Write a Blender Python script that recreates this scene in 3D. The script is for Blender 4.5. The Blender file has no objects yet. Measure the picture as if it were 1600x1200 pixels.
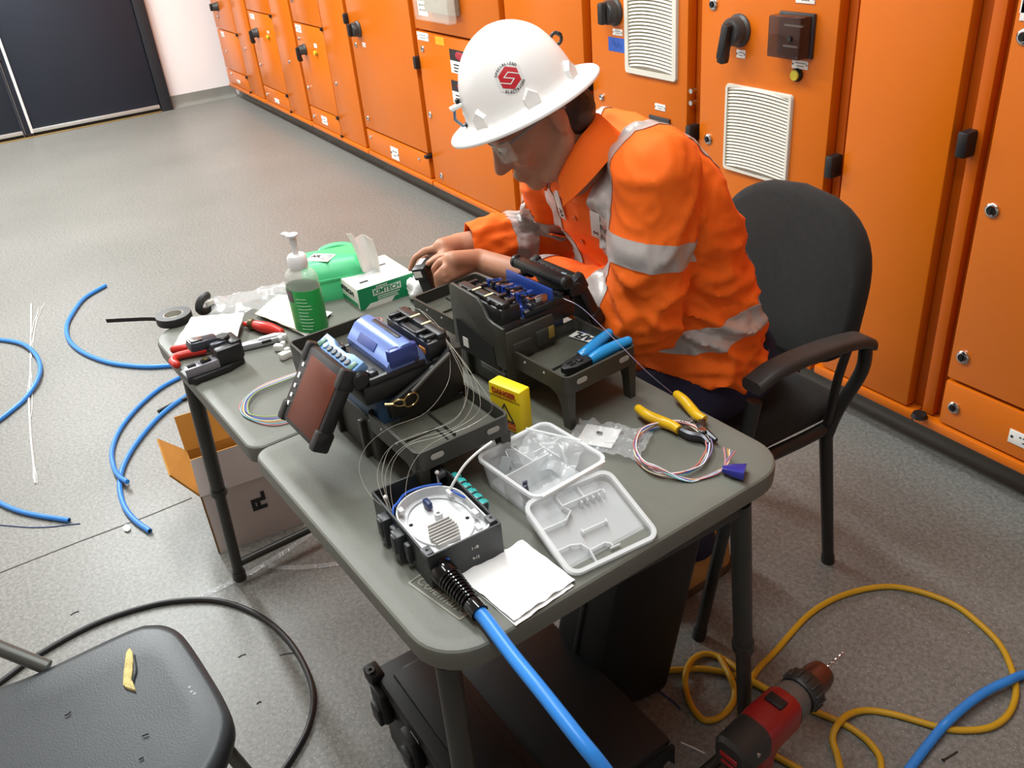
import bpy, bmesh, math, random
from mathutils import Vector, Matrix, Euler, noise
from math import pi, sin, cos, radians as rad

S = bpy.context.scene
COL = S.collection
# ------------------------------------------------------------------ camera
FOC, PITCH, ROLL, YAW, CAMH = 1379.8, rad(30.318), rad(-5.627), rad(-61.198), 1.55
fw = Vector((sin(YAW) * cos(PITCH), cos(YAW) * cos(PITCH), -sin(PITCH)))
r0 = Vector((cos(YAW), -sin(YAW), 0))
u0 = r0.cross(fw)
rt = cos(ROLL) * r0 + sin(ROLL) * u0
up = -sin(ROLL) * r0 + cos(ROLL) * u0
EYE = Vector((0, 0, CAMH))
cd = bpy.data.cameras.new('camera')
cd.sensor_width = 36
cd.lens = FOC / 1600 * 36
cd.clip_end = 100
cam = bpy.data.objects.new('camera', cd)
COL.objects.link(cam)
cam.matrix_world = Matrix(((rt.x, up.x, -fw.x, EYE.x), (rt.y, up.y, -fw.y, EYE.y), (rt.z, up.z, -fw.z, EYE.z), (0, 0, 0, 1)))
S.camera = cam


def at(px, py, z=0.0):
    """the point at height z that the photograph shows at (px, py)"""
    d = fw + rt * ((px - 800) / FOC) - up * ((py - 600) / FOC)
    return EYE + d * ((z - CAMH) / d.z)


def aty(px, py, y):
    d = fw + rt * ((px - 800) / FOC) - up * ((py - 600) / FOC)
    return EYE + d * (y / d.y)


def atx(px, py, x):
    d = fw + rt * ((px - 800) / FOC) - up * ((py - 600) / FOC)
    return EYE + d * (x / d.x)


# ------------------------------------------------------------------ light and exposure
w = bpy.data.worlds.new('world')
S.world = w
w.use_nodes = True
w.node_tree.nodes['Background'].inputs[0].default_value = (1.0, 0.97, 0.93, 1)
w.node_tree.nodes['Background'].inputs[1].default_value = 0.13


def area(name, x, y, z, sx, sy, power, color=(0.95, 1.0, 1.0), rot=(0, 0, 0)):
    l = bpy.data.lights.new(name, 'AREA')
    l.shape = 'RECTANGLE'
    l.size, l.size_y = sx, sy
    l.energy = power
    l.color = color
    o = bpy.data.objects.new(name, l)
    o.location = (x, y, z)
    o.rotation_euler = rot
    COL.objects.link(o)
    return o


# rows of ceiling battens along the aisle; the last entry is an added fill
for i, (x, y, pw) in enumerate(((-6.9, 0.1, 140), (-4.7, 0.1, 128), (-2.3, 0.75, 56), (-6.9, -2.2, 45), (-4.7, -2.2, 36), (-0.75, 0.1, 36))):
    area('batten_and_fill', x, y, 2.93, 1.5, 0.3, pw)

S.view_settings.view_transform = 'Standard'
S.view_settings.look = 'None'
S.view_settings.gamma = 1.0
S.view_settings.use_curve_mapping = False
S.view_settings.exposure = 0.05


# ------------------------------------------------------------------ materials
def lin(c):
    if isinstance(c, str):
        c = tuple(int(c[i:i + 2], 16) for i in (0, 2, 4))
    return tuple(((v / 255) / 12.92 if v / 255 <= 0.04045 else ((v / 255 + 0.055) / 1.055) ** 2.4) for v in c[:3])


MATS = {}


def mat(name, col, rough=0.5, metal=0.0, var=0.0, vscale=8.0, bump=0.0, bscale=60.0, spec=0.5, trans=0.0, alpha=1.0, col2=None, coat=0.0, detail=4.0, sheen=0.0, ior=1.45, bdist=0.002, subsurf=0.0, thresh=None, stretch=None):
    """principled material whose colour wanders between col and col2 (or col darkened by var) along object-space noise"""
    if name in MATS:
        return MATS[name]
    m = bpy.data.materials.new(name)
    m.use_nodes = True
    nt = m.node_tree
    p = nt.nodes['Principled BSDF']
    c = lin(col)
    p.inputs['Base Color'].default_value = (*c, 1)
    p.inputs['Roughness'].default_value = rough
    p.inputs['Metallic'].default_value = metal
    p.inputs['Specular IOR Level'].default_value = spec
    p.inputs['IOR'].default_value = ior
    p.inputs['Transmission Weight'].default_value = trans
    p.inputs['Alpha'].default_value = alpha
    p.inputs['Coat Weight'].default_value = coat
    p.inputs['Coat Roughness'].default_value = 0.15
    p.inputs['Sheen Weight'].default_value = sheen
    if subsurf:
        p.inputs['Subsurface Weight'].default_value = subsurf
        p.inputs['Subsurface Radius'].default_value = (0.01, 0.004, 0.002)
        p.inputs['Subsurface Scale'].default_value = 1.0
    tc = nt.nodes.new('ShaderNodeTexCoord')
    src = tc.outputs['Object']
    if stretch:
        mp = nt.nodes.new('ShaderNodeMapping')
        mp.inputs['Scale'].default_value = stretch
        nt.links.new(src, mp.inputs['Vector'])
        src = mp.outputs['Vector']
    if var or col2:
        n = nt.nodes.new('ShaderNodeTexNoise')
        n.inputs['Scale'].default_value = vscale
        n.inputs['Detail'].default_value = detail
        n.inputs['Roughness'].default_value = 0.6
        nt.links.new(src, n.inputs['Vector'])
        rp = nt.nodes.new('ShaderNodeValToRGB')
        lo, hi = thresh or (0.35, 0.68)
        rp.color_ramp.elements[0].position = lo
        rp.color_ramp.elements[1].position = hi
        c2 = lin(col2) if col2 else tuple(v * (1 - var) for v in c)
        rp.color_ramp.elements[0].color = (*c, 1)
        rp.color_ramp.elements[1].color = (*c2, 1)
        nt.links.new(n.outputs['Fac'], rp.inputs['Fac'])
        nt.links.new(rp.outputs['Color'], p.inputs['Base Color'])
    if bump:
        n2 = nt.nodes.new('ShaderNodeTexNoise')
        n2.inputs['Scale'].default_value = bscale
        n2.inputs['Detail'].default_value = 3
        nt.links.new(src, n2.inputs['Vector'])
        b = nt.nodes.new('ShaderNodeBump')
        b.inputs['Strength'].default_value = bump
        b.inputs['Distance'].default_value = bdist
        nt.links.new(n2.outputs['Fac'], b.inputs['Height'])
        nt.links.new(b.outputs['Normal'], p.inputs['Normal'])
    MATS[name] = m
    return m


# ------------------------------------------------------------------ mesh building
def T(x=0, y=0, z=0):
    return Matrix.Translation((x, y, z))


def RX(a): return Matrix.Rotation(a, 4, 'X')
def RY(a): return Matrix.Rotation(a, 4, 'Y')
def RZ(a): return Matrix.Rotation(a, 4, 'Z')


def frame(origin, xdir, zdir):
    """matrix with its x axis along xdir and its z axis near zdir"""
    x = Vector(xdir).normalized()
    z = Vector(zdir)
    z = (z - x * z.dot(x)).normalized()
    y = z.cross(x)
    return Matrix(((x.x, y.x, z.x, origin[0]), (x.y, y.y, z.y, origin[1]), (x.z, y.z, z.z, origin[2]), (0, 0, 0, 1)))


def smooth_path(pts, sub=6, closed=False):
    """Catmull-Rom through pts"""
    P = [Vector(p) for p in pts]
    n = len(P)
    out = []
    segs = n if closed else n - 1
    for i in range(segs):
        if closed:
            a, b, c, d = P[(i - 1) % n], P[i], P[(i + 1) % n], P[(i + 2) % n]
        else:
            b, c = P[i], P[i + 1]
            a = P[i - 1] if i > 0 else b * 2 - c
            d = P[i + 2] if i + 2 < n else c * 2 - b
        for k in range(sub):
            t = k / sub
            out.append(0.5 * ((2 * b) + (c - a) * t + (2 * a - 5 * b + 4 * c - d) * t * t + (3 * b - a - 3 * c + d) * t ** 3))
    if not closed:
        out.append(P[-1])
    return out


def rrect(w, h, r, n=5):
    """rounded rectangle outline, centred, counter-clockwise; r one radius or four (from +x+y on)"""
    rs = r if isinstance(r, (list, tuple)) else [r] * 4
    out = []
    for (sx, sy, a0), q in zip(((1, 1, 0), (-1, 1, 90), (-1, -1, 180), (1, -1, 270)), rs):
        cx, cy = sx * (w / 2 - q), sy * (h / 2 - q)
        if q <= 0:
            out.append((cx, cy))
            continue
        for k in range(n + 1):
            a = rad(a0 + 90 * k / n)
            out.append((cx + q * cos(a), cy + q * sin(a)))
    return out


class MB:
    def __init__(s):
        s.bm = bmesh.new()
        s.mi = 0
        s.M = Matrix.Identity(4)

    def take(s, t, M=None):
        M = s.M @ (M or Matrix.Identity(4))
        vm = {}
        for v in t.verts:
            vm[v] = s.bm.verts.new(M @ v.co)
        flip = M.determinant() < 0
        for f in t.faces:
            vs = [vm[v] for v in f.verts]
            if flip:
                vs.reverse()
            try:
                nf = s.bm.faces.new(vs)
                nf.material_index = s.mi
                nf.smooth = f.smooth
            except ValueError:
                pass
        t.free()
        return s

    def box(s, c, d, bev=0.0, M=None, seg=2):
        t = bmesh.new()
        bmesh.ops.create_cube(t, size=1)
        for v in t.verts:
            v.co = Vector((v.co.x * d[0] + c[0], v.co.y * d[1] + c[1], v.co.z * d[2] + c[2]))
        if bev:
            bmesh.ops.bevel(t, geom=t.edges[:], offset=min(bev, min(d) * 0.45), segments=seg, affect='EDGES', profile=0.5)
        return s.take(t, M)

    def box2(s, a, b, bev=0.0, M=None):
        return s.box([(a[i] + b[i]) / 2 for i in range(3)], [abs(a[i] - b[i]) for i in range(3)], bev, M)

    def cyl(s, p0, p1, r, r2=None, n=16, bev=0.0, M=None):
        p0, p1 = Vector(p0), Vector(p1)
        r2 = r if r2 is None else r2
        L = (p1 - p0).length
        prof = [(0, 0), (r, 0), (r2, L), (0, L)]
        if bev:
            prof = [(0, 0), (r - bev, 0), (r, bev), (r2, L - bev), (r2 - bev, L), (0, L)]
        q = Vector((0, 0, 1)).rotation_difference((p1 - p0).normalized()).to_matrix().to_4x4()
        return s.lathe(prof, n, (M or Matrix.Identity(4)) @ T(*p0) @ q)

    def lathe(s, prof, n=24, M=None, sx=1, sy=1):
        t = bmesh.new()
        rings = []
        for r, z in prof:
            if r < 1e-7:
                rings.append([t.verts.new((0, 0, z))])
            else:
                rings.append([t.verts.new((r * cos(2 * pi * k / n) * sx, r * sin(2 * pi * k / n) * sy, z)) for k in range(n)])
        for a, b in zip(rings, rings[1:]):
            for k in range(n):
                k2 = (k + 1) % n
                if len(a) == 1 and len(b) == 1:
                    continue
                if len(a) == 1:
                    t.faces.new((a[0], b[k2], b[k]))
                elif len(b) == 1:
                    t.faces.new((a[k], a[k2], b[0]))
                else:
                    t.faces.new((a[k], a[k2], b[k2], b[k]))
        return s.take(t, M)

    def loft(s, rings, M=None, caps=True, closed=True):
        t = bmesh.new()
        R = [[t.verts.new(p) for p in ring] for ring in rings]
        n = len(R[0])
        for a, b in zip(R, R[1:]):
            for k in range(n if closed else n - 1):
                k2 = (k + 1) % n
                t.faces.new((a[k], a[k2], b[k2], b[k]))
        if caps and closed:
            t.faces.new(list(reversed(R[0])))
            t.faces.new(R[-1])
        return s.take(t, M)

    def prism(s, poly, z0, z1, M=None, bev=0.0, seg=2):
        t = bmesh.new()
        a = [t.verts.new((x, y, z0)) for x, y in poly]
        b = [t.verts.new((x, y, z1)) for x, y in poly]
        n = len(a)
        for k in range(n):
            k2 = (k + 1) % n
            t.faces.new((a[k], a[k2], b[k2], b[k]))
        f0 = t.faces.new(list(reversed(a)))
        f1 = t.faces.new(b)
        bmesh.ops.recalc_face_normals(t, faces=t.faces[:])
        if bev:
            es = list(f1.edges) + list(f0.edges)
            bmesh.ops.bevel(t, geom=es, offset=bev, segments=seg, affect='EDGES', profile=0.5)
        return s.take(t, M)

    def tray(s, poly_fn, z0, z1, th, M=None, floor=None):
        """open tub: poly_fn(inset, z) gives the outline; outer wall up, rim, inner wall down, floor"""
        fl = th if floor is None else floor
        rings = [[(x, y, z0) for x, y in poly_fn(0, z0)], [(x, y, z1) for x, y in poly_fn(0, z1)], [(x, y, z1) for x, y in poly_fn(th, z1)], [(x, y, z0 + fl) for x, y in poly_fn(th, z0 + fl)]]
        return s.loft(rings, M)

    def tube(s, pts, r, n=8, closed=False, M=None, rs=None, caps=True):
        P = [Vector(p) for p in pts]
        m = len(P)
        tang = []
        for i in range(m):
            if closed:
                d = P[(i + 1) % m] - P[(i - 1) % m]
            else:
                d = P[min(i + 1, m - 1)] - P[max(i - 1, 0)]
            tang.append(d.normalized() if d.length > 1e-9 else Vector((0, 0, 1)))
        ref = Vector((0, 0, 1)) if abs(tang[0].z) < 0.9 else Vector((1, 0, 0))
        nrm = (ref - tang[0] * ref.dot(tang[0])).normalized()
        rings = []
        for i in range(m):
            if i:
                nrm = nrm - tang[i] * nrm.dot(tang[i])
                nrm = nrm.normalized() if nrm.length > 1e-6 else tang[i].orthogonal().normalized()
            bn = tang[i].cross(nrm)
            rr = rs[i] if rs else r
            rings.append([P[i] + (nrm * cos(2 * pi * k / n) + bn * sin(2 * pi * k / n)) * rr for k in range(n)])
        if closed:
            rings.append(rings[0])
        return s.loft(rings, M, caps=caps and not closed)

    def ball(s, c, r, n=16, m=10, M=None, sc=(1, 1, 1)):
        prof = [(r * sin(pi * k / m), -r * cos(pi * k / m)) for k in range(m + 1)]
        prof[0] = (0, -r)
        prof[-1] = (0, r)
        return s.lathe(prof, n, (M or Matrix.Identity(4)) @ T(*c) @ Matrix.Diagonal((*sc, 1)))

    def sheet(s, grid, th=0.0, M=None):
        """grid of points -> sheet, th thick (downwards along z)"""
        t = bmesh.new()
        V = [[t.verts.new(p) for p in row] for row in grid]
        for i in range(len(V) - 1):
            for j in range(len(V[0]) - 1):
                t.faces.new((V[i][j], V[i + 1][j], V[i + 1][j + 1], V[i][j + 1]))
        if th:
            bmesh.ops.recalc_face_normals(t, faces=t.faces[:])
            bmesh.ops.solidify(t, geom=t.faces[:], thickness=th)
        return s.take(t, M)


WM = {}      # world matrix of every thing and part as built


def wm(o):
    return WM.get(o.name, o.matrix_basis)


def fin_bm(bm, angle=38):
    bm.normal_update()
    for f in bm.faces:
        f.smooth = True
    ca = rad(angle)
    for e in bm.edges:
        if len(e.link_faces) == 2:
            e.smooth = e.calc_face_angle(0) < ca


def put(name, mb, m, parent=None, label=None, world=False, kind=None, angle=38, weld=0.00005):
    """link a builder's mesh as one object; world=True: its points are world points, moved into the parent's frame"""
    bm = mb.bm if isinstance(mb, MB) else mb
    if world and parent is not None:
        bm.transform(wm(parent).inverted())
    if weld:
        bmesh.ops.remove_doubles(bm, verts=bm.verts[:], dist=weld)
    bmesh.ops.recalc_face_normals(bm, faces=bm.faces[:])
    fin_bm(bm, angle)
    me = bpy.data.meshes.new(name)
    bm.to_mesh(me)
    bm.free()
    for q in (m if isinstance(m, (list, tuple)) else [m]):
        me.materials.append(q)
    o = bpy.data.objects.new(name, me)
    COL.objects.link(o)
    if parent is not None:
        o.parent = parent
        WM[o.name] = wm(parent)
    if label:
        o['label'] = label
    if kind:
        o['kind'] = kind
    return o


def thing(name, label, cat, loc=(0, 0, 0), rotz=0.0, group=None, M=None):
    o = bpy.data.objects.new(name, None)
    COL.objects.link(o)
    o.matrix_world = M if M is not None else T(*loc) @ RZ(rotz)
    WM[o.name] = o.matrix_world.copy()
    o.empty_display_size = 0.05
    tag(o, label, cat, group)
    return o


def tag(o, label, cat, group=None):
    o['label'] = label
    o['category'] = cat
    if group:
        o['group'] = group
    return o


def text(name, body, size, m, parent, M, world=False, ext=0.0004, width=None, align='CENTER', label=None, bold=0.0, shear=0.0):
    """flat lettering as a mesh: x along the line, y up, centred at M"""
    c = bpy.data.curves.new(name, 'FONT')
    c.body = body
    c.size = size
    c.extrude = ext
    c.align_x = align
    c.align_y = 'CENTER'
    c.offset = bold
    c.shear = shear
    c.resolution_u = 3
    o = bpy.data.objects.new(name, c)
    COL.objects.link(o)
    bpy.context.view_layer.update()
    me = bpy.data.meshes.new_from_object(o)
    bpy.data.objects.remove(o)
    bpy.data.curves.remove(c)
    if width and len(me.vertices):
        xs = [v.co.x for v in me.vertices]
        k = width / (max(xs) - min(xs))
        for v in me.vertices:
            v.co.x *= k
    MM = M
    if world and parent is not None:
        MM = wm(parent).inverted() @ M
    me.transform(MM)
    me.materials.clear()
    me.materials.append(m)
    me.name = name
    o = bpy.data.objects.new(name, me)
    COL.objects.link(o)
    if parent is not None:
        o.parent = parent
        WM[o.name] = wm(parent)
    if label:
        o['label'] = label
    return o


def copy_tree(o, parent=None):
    c = o.copy()
    COL.objects.link(c)
    if parent is not None:
        c.parent = parent
    for ch in list(o.children):
        copy_tree(ch, c)
    return c


R_ = random.Random(7)
# ================================================================== the room
def speckled_floor():
    m = mat('floor_vinyl', '8f8d86', rough=0.42, spec=0.4)
    nt = m.node_tree
    p = nt.nodes['Principled BSDF']
    tc = nt.nodes.new('ShaderNodeTexCoord')
    def nz(scale, detail, lo, hi, c0, c1):
        n = nt.nodes.new('ShaderNodeTexNoise')
        n.inputs['Scale'].default_value = scale
        n.inputs['Detail'].default_value = detail
        nt.links.new(tc.outputs['Object'], n.inputs['Vector'])
        r = nt.nodes.new('ShaderNodeValToRGB')
        r.color_ramp.elements[0].position = lo
        r.color_ramp.elements[1].position = hi
        r.color_ramp.elements[0].color = (*c0, 1)
        r.color_ramp.elements[1].color = (*c1, 1)
        nt.links.new(n.outputs['Fac'], r.inputs['Fac'])
        return n, r
    _, base = nz(1.3, 5, 0.35, 0.7, lin('767570'), lin('686963'))
    _, fine = nz(95, 3, 0.34, 0.66, lin('595953'), lin('94928d'))
    _, spk = nz(260, 1, 0.66, 0.70, (0, 0, 0), (1, 1, 1))
    _, drk = nz(170, 1, 0.70, 0.74, (0, 0, 0), (1, 1, 1))
    mx = nt.nodes.new('ShaderNodeMixRGB')
    mx.inputs[0].default_value = 0.42
    nt.links.new(base.outputs[0], mx.inputs[1])
    nt.links.new(fine.outputs[0], mx.inputs[2])
    m2 = nt.nodes.new('ShaderNodeMixRGB')
    nt.links.new(spk.outputs[0], m2.inputs[0])
    nt.links.new(mx.outputs[0], m2.inputs[1])
    m2.inputs[2].default_value = (*lin('a9a7a1'), 1)
    m3 = nt.nodes.new('ShaderNodeMixRGB')
    nt.links.new(drk.outputs[0], m3.inputs[0])
    nt.links.new(m2.outputs[0], m3.inputs[1])
    m3.inputs[2].default_value = (*lin('55534e'), 1)
    nt.links.new(m3.outputs[0], p.inputs['Base Color'])
    n, rr = nz(0.9, 4, 0.3, 0.7, (0.34,) * 3, (0.5,) * 3)
    nt.links.new(rr.outputs[0], p.inputs['Roughness'])
    b = nt.nodes.new('ShaderNodeBump')
    b.inputs['Strength'].default_value = 0.12
    b.inputs['Distance'].default_value = 0.001
    n4 = nt.nodes.new('ShaderNodeTexNoise')
    n4.inputs['Scale'].default_value = 45
    nt.links.new(tc.outputs['Object'], n4.inputs['Vector'])
    nt.links.new(n4.outputs['Fac'], b.inputs['Height'])
    nt.links.new(b.outputs['Normal'], p.inputs['Normal'])
    return m


FLOOR = speckled_floor()
WALLW = mat('wall_white', 'ece6e4', rough=0.7, var=0.04, vscale=2)
CEILM = mat('ceiling_white', 'e9e7e2', rough=0.85, var=0.03, vscale=3)
COVE = mat('cove_grey', '83827b', rough=0.5, var=0.12, vscale=4)
NAVY = mat('door_navy', '1f2430', rough=0.55, var=0.12, vscale=3)
NAVY2 = mat('door_frame_charcoal', '26272c', rough=0.5, var=0.1, vscale=3)
ALU = mat('aluminium', 'c9c8c4', rough=0.35, metal=0.6, var=0.1, vscale=20)

XW, YW, YL, XN, ZC = -8.2, 2.62, -3.6, 2.4, 3.0


def struct(name, mb, m, parent=None, **k):
    o = put(name, mb, m, parent, **k)
    if parent is None:
        o['kind'] = 'structure'
    return o


b = MB(); b.box2((XW - .1, YL - .1, -0.08), (XN + .1, YW + .1, 0)); struct('floor', b, FLOOR)
b = MB(); b.box2((XW - .1, YL - .1, ZC), (XN + .1, YW + .1, ZC + .08)); struct('ceiling', b, CEILM)
b = MB(); b.box2((XW - .1, YL, 0), (XW, YW, ZC)); struct('wall_back', b, WALLW)
b = MB(); b.box2((XW - .1, YW, 0), (XN, YW + .1, ZC)); struct('wall_right', b, WALLW)
b = MB(); b.box2((XW - .1, YL - .1, 0), (XN, YL, ZC)); struct('wall_left', b, WALLW)
b = MB(); b.box2((XN, YL, 0), (XN + .1, YW, ZC)); struct('wall_front', b, WALLW)

# coved vinyl skirting along the white wall (right of the door) and along the cubicles' plinth
def cove(x0, x1, h=0.1, t=0.012, rad_=0.035):
    prof = [(0, 0), (-rad_ - t, 0), (-rad_ - t, .002), (-t - rad_ * .45, rad_ * .25), (-t - rad_ * .1, rad_ * .6), (-t, rad_), (-t, h), (0, h)]
    return [[(x0, y, z) for y, z in prof], [(x1, y, z) for y, z in prof]]
b = MB(); b.loft(cove(0, 0.56, .1)); o = struct('baseboard_back', b, COVE); o.matrix_world = T(XW, 1.458, 0) @ RZ(pi / 2)
b = MB(); b.loft(cove(XW + .01, 0.9, .125, .008, .03), T(0, 2.06, 0)); struct('baseboard_right', b, mat('plinth_grey', '62615a', rough=0.5, var=0.2, vscale=3))

# fine seam line welded in the vinyl sheet
b = MB()
pts = [at(0, 895), at(120, 848), at(232, 806), at(300, 778)]
b.tube([(p.x, p.y, 0.0) for p in pts], 0.0022, 6)
struct('trim_1', b, mat('vinyl_seam', '5f5c56', rough=.6, var=.1))

# navy double door, right leaf and a little of the left one
d = thing('door_1', 'navy blue double door in a dark frame at the far end', 'door')
d['kind'] = 'structure'
del d['category'], d['label']
X0 = XW + 0.02
b = MB(); b.box2((XW, 1.362, 0), (XW + .06, 1.455, 2.2), .004); b.box2((XW, -1.2, 2.08), (XW + .06, 1.3615, 2.2), .004); put('door_frame', b, NAVY2, d)
b = MB(); b.box2((XW + .002, .352, .055), (XW + .042, 1.357, 2.07), .003); put('door_leaf', b, NAVY, d)
b = MB(); b.box2((XW + .002, -.9, .055), (XW + .042, .277, 2.07), .003); put('door_leaf', b, NAVY, d)
b = MB(); b.box2((XW + .002, .280, .02), (XW + .05, .345, 2.07), .003); put('meeting_stile', b, NAVY, d)
b = MB(); b.box2((XW + .05, .333, .03), (XW + .058, .354, 2.07), .002); put('light_strip', b, mat('strip_white', 'e8e8e6', rough=.4, var=.05), d)
b = MB(); b.cyl((XW + .062, .292, .03), (XW + .062, .292, .6), .006); b.box2((XW + .05, .277, .6), (XW + .078, .307, .66), .003); put('shoot_bolt', b, mat('dull_steel', '6b6b6b', rough=.4, metal=.7, var=.1), d)
for y0, y1 in ((.352, 1.352), (-.9, .277)):
    b = MB(); b.box2((XW + .042, y0, .03), (XW + .056, y1, .06), .003); put('bottom_seal', b, ALU, d)
    b = MB(); b.box2((XW + .03, y0, .0), (XW + .04, y1, .03)); put('brush_strip', b, mat('black_rubber', '151513', rough=.8, var=.2), d)
b = MB(); b.box2((XW - .02, -.9, .0), (XW + .075, 1.36, .006), .002); put('threshold', b, mat('threshold_brass', '9a7f4d', rough=.5, metal=.3, var=.2, vscale=10), d)

# ================================================================== orange switchgear
ORANGE = mat('orange_powder_coat', 'd0690f', rough=0.27, spec=0.45, var=0.06, vscale=2.5, bump=0.05, bscale=420, bdist=.0006)
ORANGE_D = mat('orange_frame', 'c05a0c', rough=0.35, spec=0.4, var=0.08, vscale=3)
BLK = mat('black_plastic', '1b1b1c', rough=.45, var=.15, vscale=30)
DKGREY = mat('dark_grey_plastic', '343436', rough=.42, var=.15, vscale=30)
CHROME = mat('chrome', 'cfcfcf', rough=.15, metal=1.0, var=.05)
DARKHOLE = mat('dark_recess', '0c0c0c', rough=.8, var=.1)
PLATE = mat('label_white', 'e9e6df', rough=.5, var=.05, vscale=40)
INK = mat('ink_dark', '2b2b2b', rough=.6, var=.1)
VENTM = mat('vent_light_grey', 'd5d0c2', rough=.5, var=.08, vscale=6)
FY = 1.95          # door faces
BY = 1.992         # frame faces behind them


def lock(parent, x, z, r=.0145, y=FY):
    b = MB()
    M = T(x, y, z) @ RX(pi / 2)
    b.lathe([(0, 0), (r, 0), (r, .003), (r * .82, .006), (r * .62, .0065), (r * .6, .004), (0, .004)], 20, M)
    o = put('lock', b, CHROME, parent, world=True)
    return o


def lock_core(parent, x, z, r=.0145, y=FY):
    b = MB()
    b.cyl((x, y - .0035, z), (x, y - .0052, z), r * .55, n=12)
    b.box((x, y - .006, z), (r * .25, .003, r * .9))
    return put('lock_core', b, DARKHOLE, parent, world=True)


def plate(parent, x0, x1, z0, z1, y=FY, lines=2, name='label_plate'):
    b = MB(); b.box2((x0, y - .0025, z0), (x1, y, z1), .0006)
    for sx in (x0 + (x1 - x0) * .07, x1 - (x1 - x0) * .07):
        b.mi = 1
        b.cyl((sx, y - .0025, (z0 + z1) / 2), (sx, y - .0034, (z0 + z1) / 2), (z1 - z0) * .1, n=8)
    w_, h_ = x1 - x0, z1 - z0
    for i in range(lines):
        f = .55 if i % 2 == 0 else .38
        zz = z1 - h_ * (i + 1) / (lines + 1)
        # unreadable engraved rows: short bars
        x = x0 + w_ * (.5 - f / 2)
        while x < x0 + w_ * (.5 + f / 2):
            l = w_ * R_.uniform(.04, .1)
            b.box((x + l / 2, y - .0027, zz), (l, .0006, h_ * .09))
            x += l + w_ * .03
    return put(name, b, [PLATE, INK], parent, world=True)


def hinge(parent, x, z, h=.055, w_=.026):
    b = MB(); b.box((x, FY - .003, z), (w_, .045, h), .006)
    return put('hinge', b, BLK, parent, world=True)


def door(parent, x0, x1, z0, z1, name='door', y=FY, m=None):
    b = MB(); b.box2((x0, y, z0), (x1, BY - .004, z1), .005)
    return put(name, b, m or ORANGE, parent, world=True)


def isolator(parent, x, z, ang=0.0, r=.036, lever=True):
    """round black isolator knob with a lever handle hanging at ang"""
    b = MB()
    M = T(x, FY, z) @ RX(pi / 2)
    b.lathe([(0, 0), (r, 0), (r, .006), (r * .86, .012), (r * .84, .034), (r * .7, .042), (0, .044)], 24, M)
    k = put('isolator_handle', b, mat('charcoal_plastic', '3b3a39', rough=.4, var=.12, vscale=25), parent, world=True)
    b = MB()
    M2 = T(x, FY - .04, z) @ RY(ang)
    b.box((0, -.008, -r * .55 if lever else 0), (r * .62, .03, r * 2.2 if lever else r * 1.5), .006, M2)
    if lever:
        b.box((0, -.004, -r * 1.55), (r * .55, .03, r * .7), .006, M2)
        b.box((-r * .1, -.018, -r * 1.3), (r * .3, .006, r * .55), .002, M2)
    put('lever', b, BLK, k, world=True)
    return k


def grille(parent, x0, x1, z0, z1, n=26, arc=.006, bow=.0, rim=.012):
    """plastic filter grille: frame, backing and curved louvres"""
    cx, cz = (x0 + x1) / 2, (z0 + z1) / 2
    W, H = x1 - x0, z1 - z0
    b = MB()
    o_ = rrect(W, H, .012, 4)
    i_ = rrect(W - 2 * rim, H - 2 * rim, .006, 4)
    M = T(cx, FY, cz) @ RX(pi / 2)
    b.loft([[(x, y, 0) for x, y in o_], [(x, y, .006) for x, y in o_], [(x * .985, y * .985, .010) for x, y in o_], [(x, y, .010) for x, y in i_], [(x, y, .001) for x, y in i_]], M)
    g = put('vent', b, VENTM, parent, world=True)
    b = MB()
    iw, ih = W - 2 * rim, H - 2 * rim
    for k in range(n):
        zc = -ih / 2 + ih * (k + .5) / n
        rings = []
        for j in range(9):
            u = -1 + 2 * j / 8
            x = u * iw / 2
            zz = zc + bow * (1 - u * u) * .5 * ih / n
            out = .0035 + arc * (1 - u * u)
            hh = ih / n * .42
            rings.append([(x, zz + hh, .001), (x, zz + hh * .4, out), (x, zz - hh * .55, out + .0035), (x, zz - hh, out + .001), (x, zz - hh * .8, .001)])
        b.loft(rings, M)
    put('louvres', b, VENTM, g, world=True, kind='stuff')
    return g


def cubicle(x0, x1, label):
    t = thing('switchgear_cubicle', label, 'electrical cabinet', ((x0 + x1) / 2, FY, 0), 0, 'orange switchgear cubicles along the right wall')
    b = MB(); b.box2((x0 + .0015, BY, .125), (x1 - .0015, 2.56, 2.15), .003)
    put('body', b, ORANGE_D, t, world=True)
    b = MB(); b.box2((x0 + .001, FY - .006, .118), (x1 - .001, BY - .001, .146), .006)
    put('bottom_rail', b, ORANGE, t, world=True)
    return t


# --- far cubicle by the white wall, three small doors and a blank strip
def compartments(x0, xs, x1, label, splits, low, handle=None, labels=(), locks=(), knobs=(), ztop=2.1):
    t = cubicle(x0, x1, label)
    zs = [low] + list(splits) + [ztop]
    zs = sorted(zs)
    first = door(t, x0 + .008, xs - .006, .15, zs[0] - .004, 'lower_panel')
    ds = [door(t, x0 + .008, xs - .006, a + .004, c - .004) for a, c in zip(zs, zs[1:])]
    st = door(t, xs + .002, x1 - .03, .15, ztop, 'side_panel')
    for z in zs[:-1]:
        b = MB(); b.box((xs - .008, FY - .004, z - .002), (.022, .018, .02), .003); put('hinge', b, BLK, t, world=True)
    b = MB(); b.box((xs + .01, FY - .004, .152), (.022, .016, .014), .003); put('hinge', b, BLK, t, world=True)
    return t, first, ds, st


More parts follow.
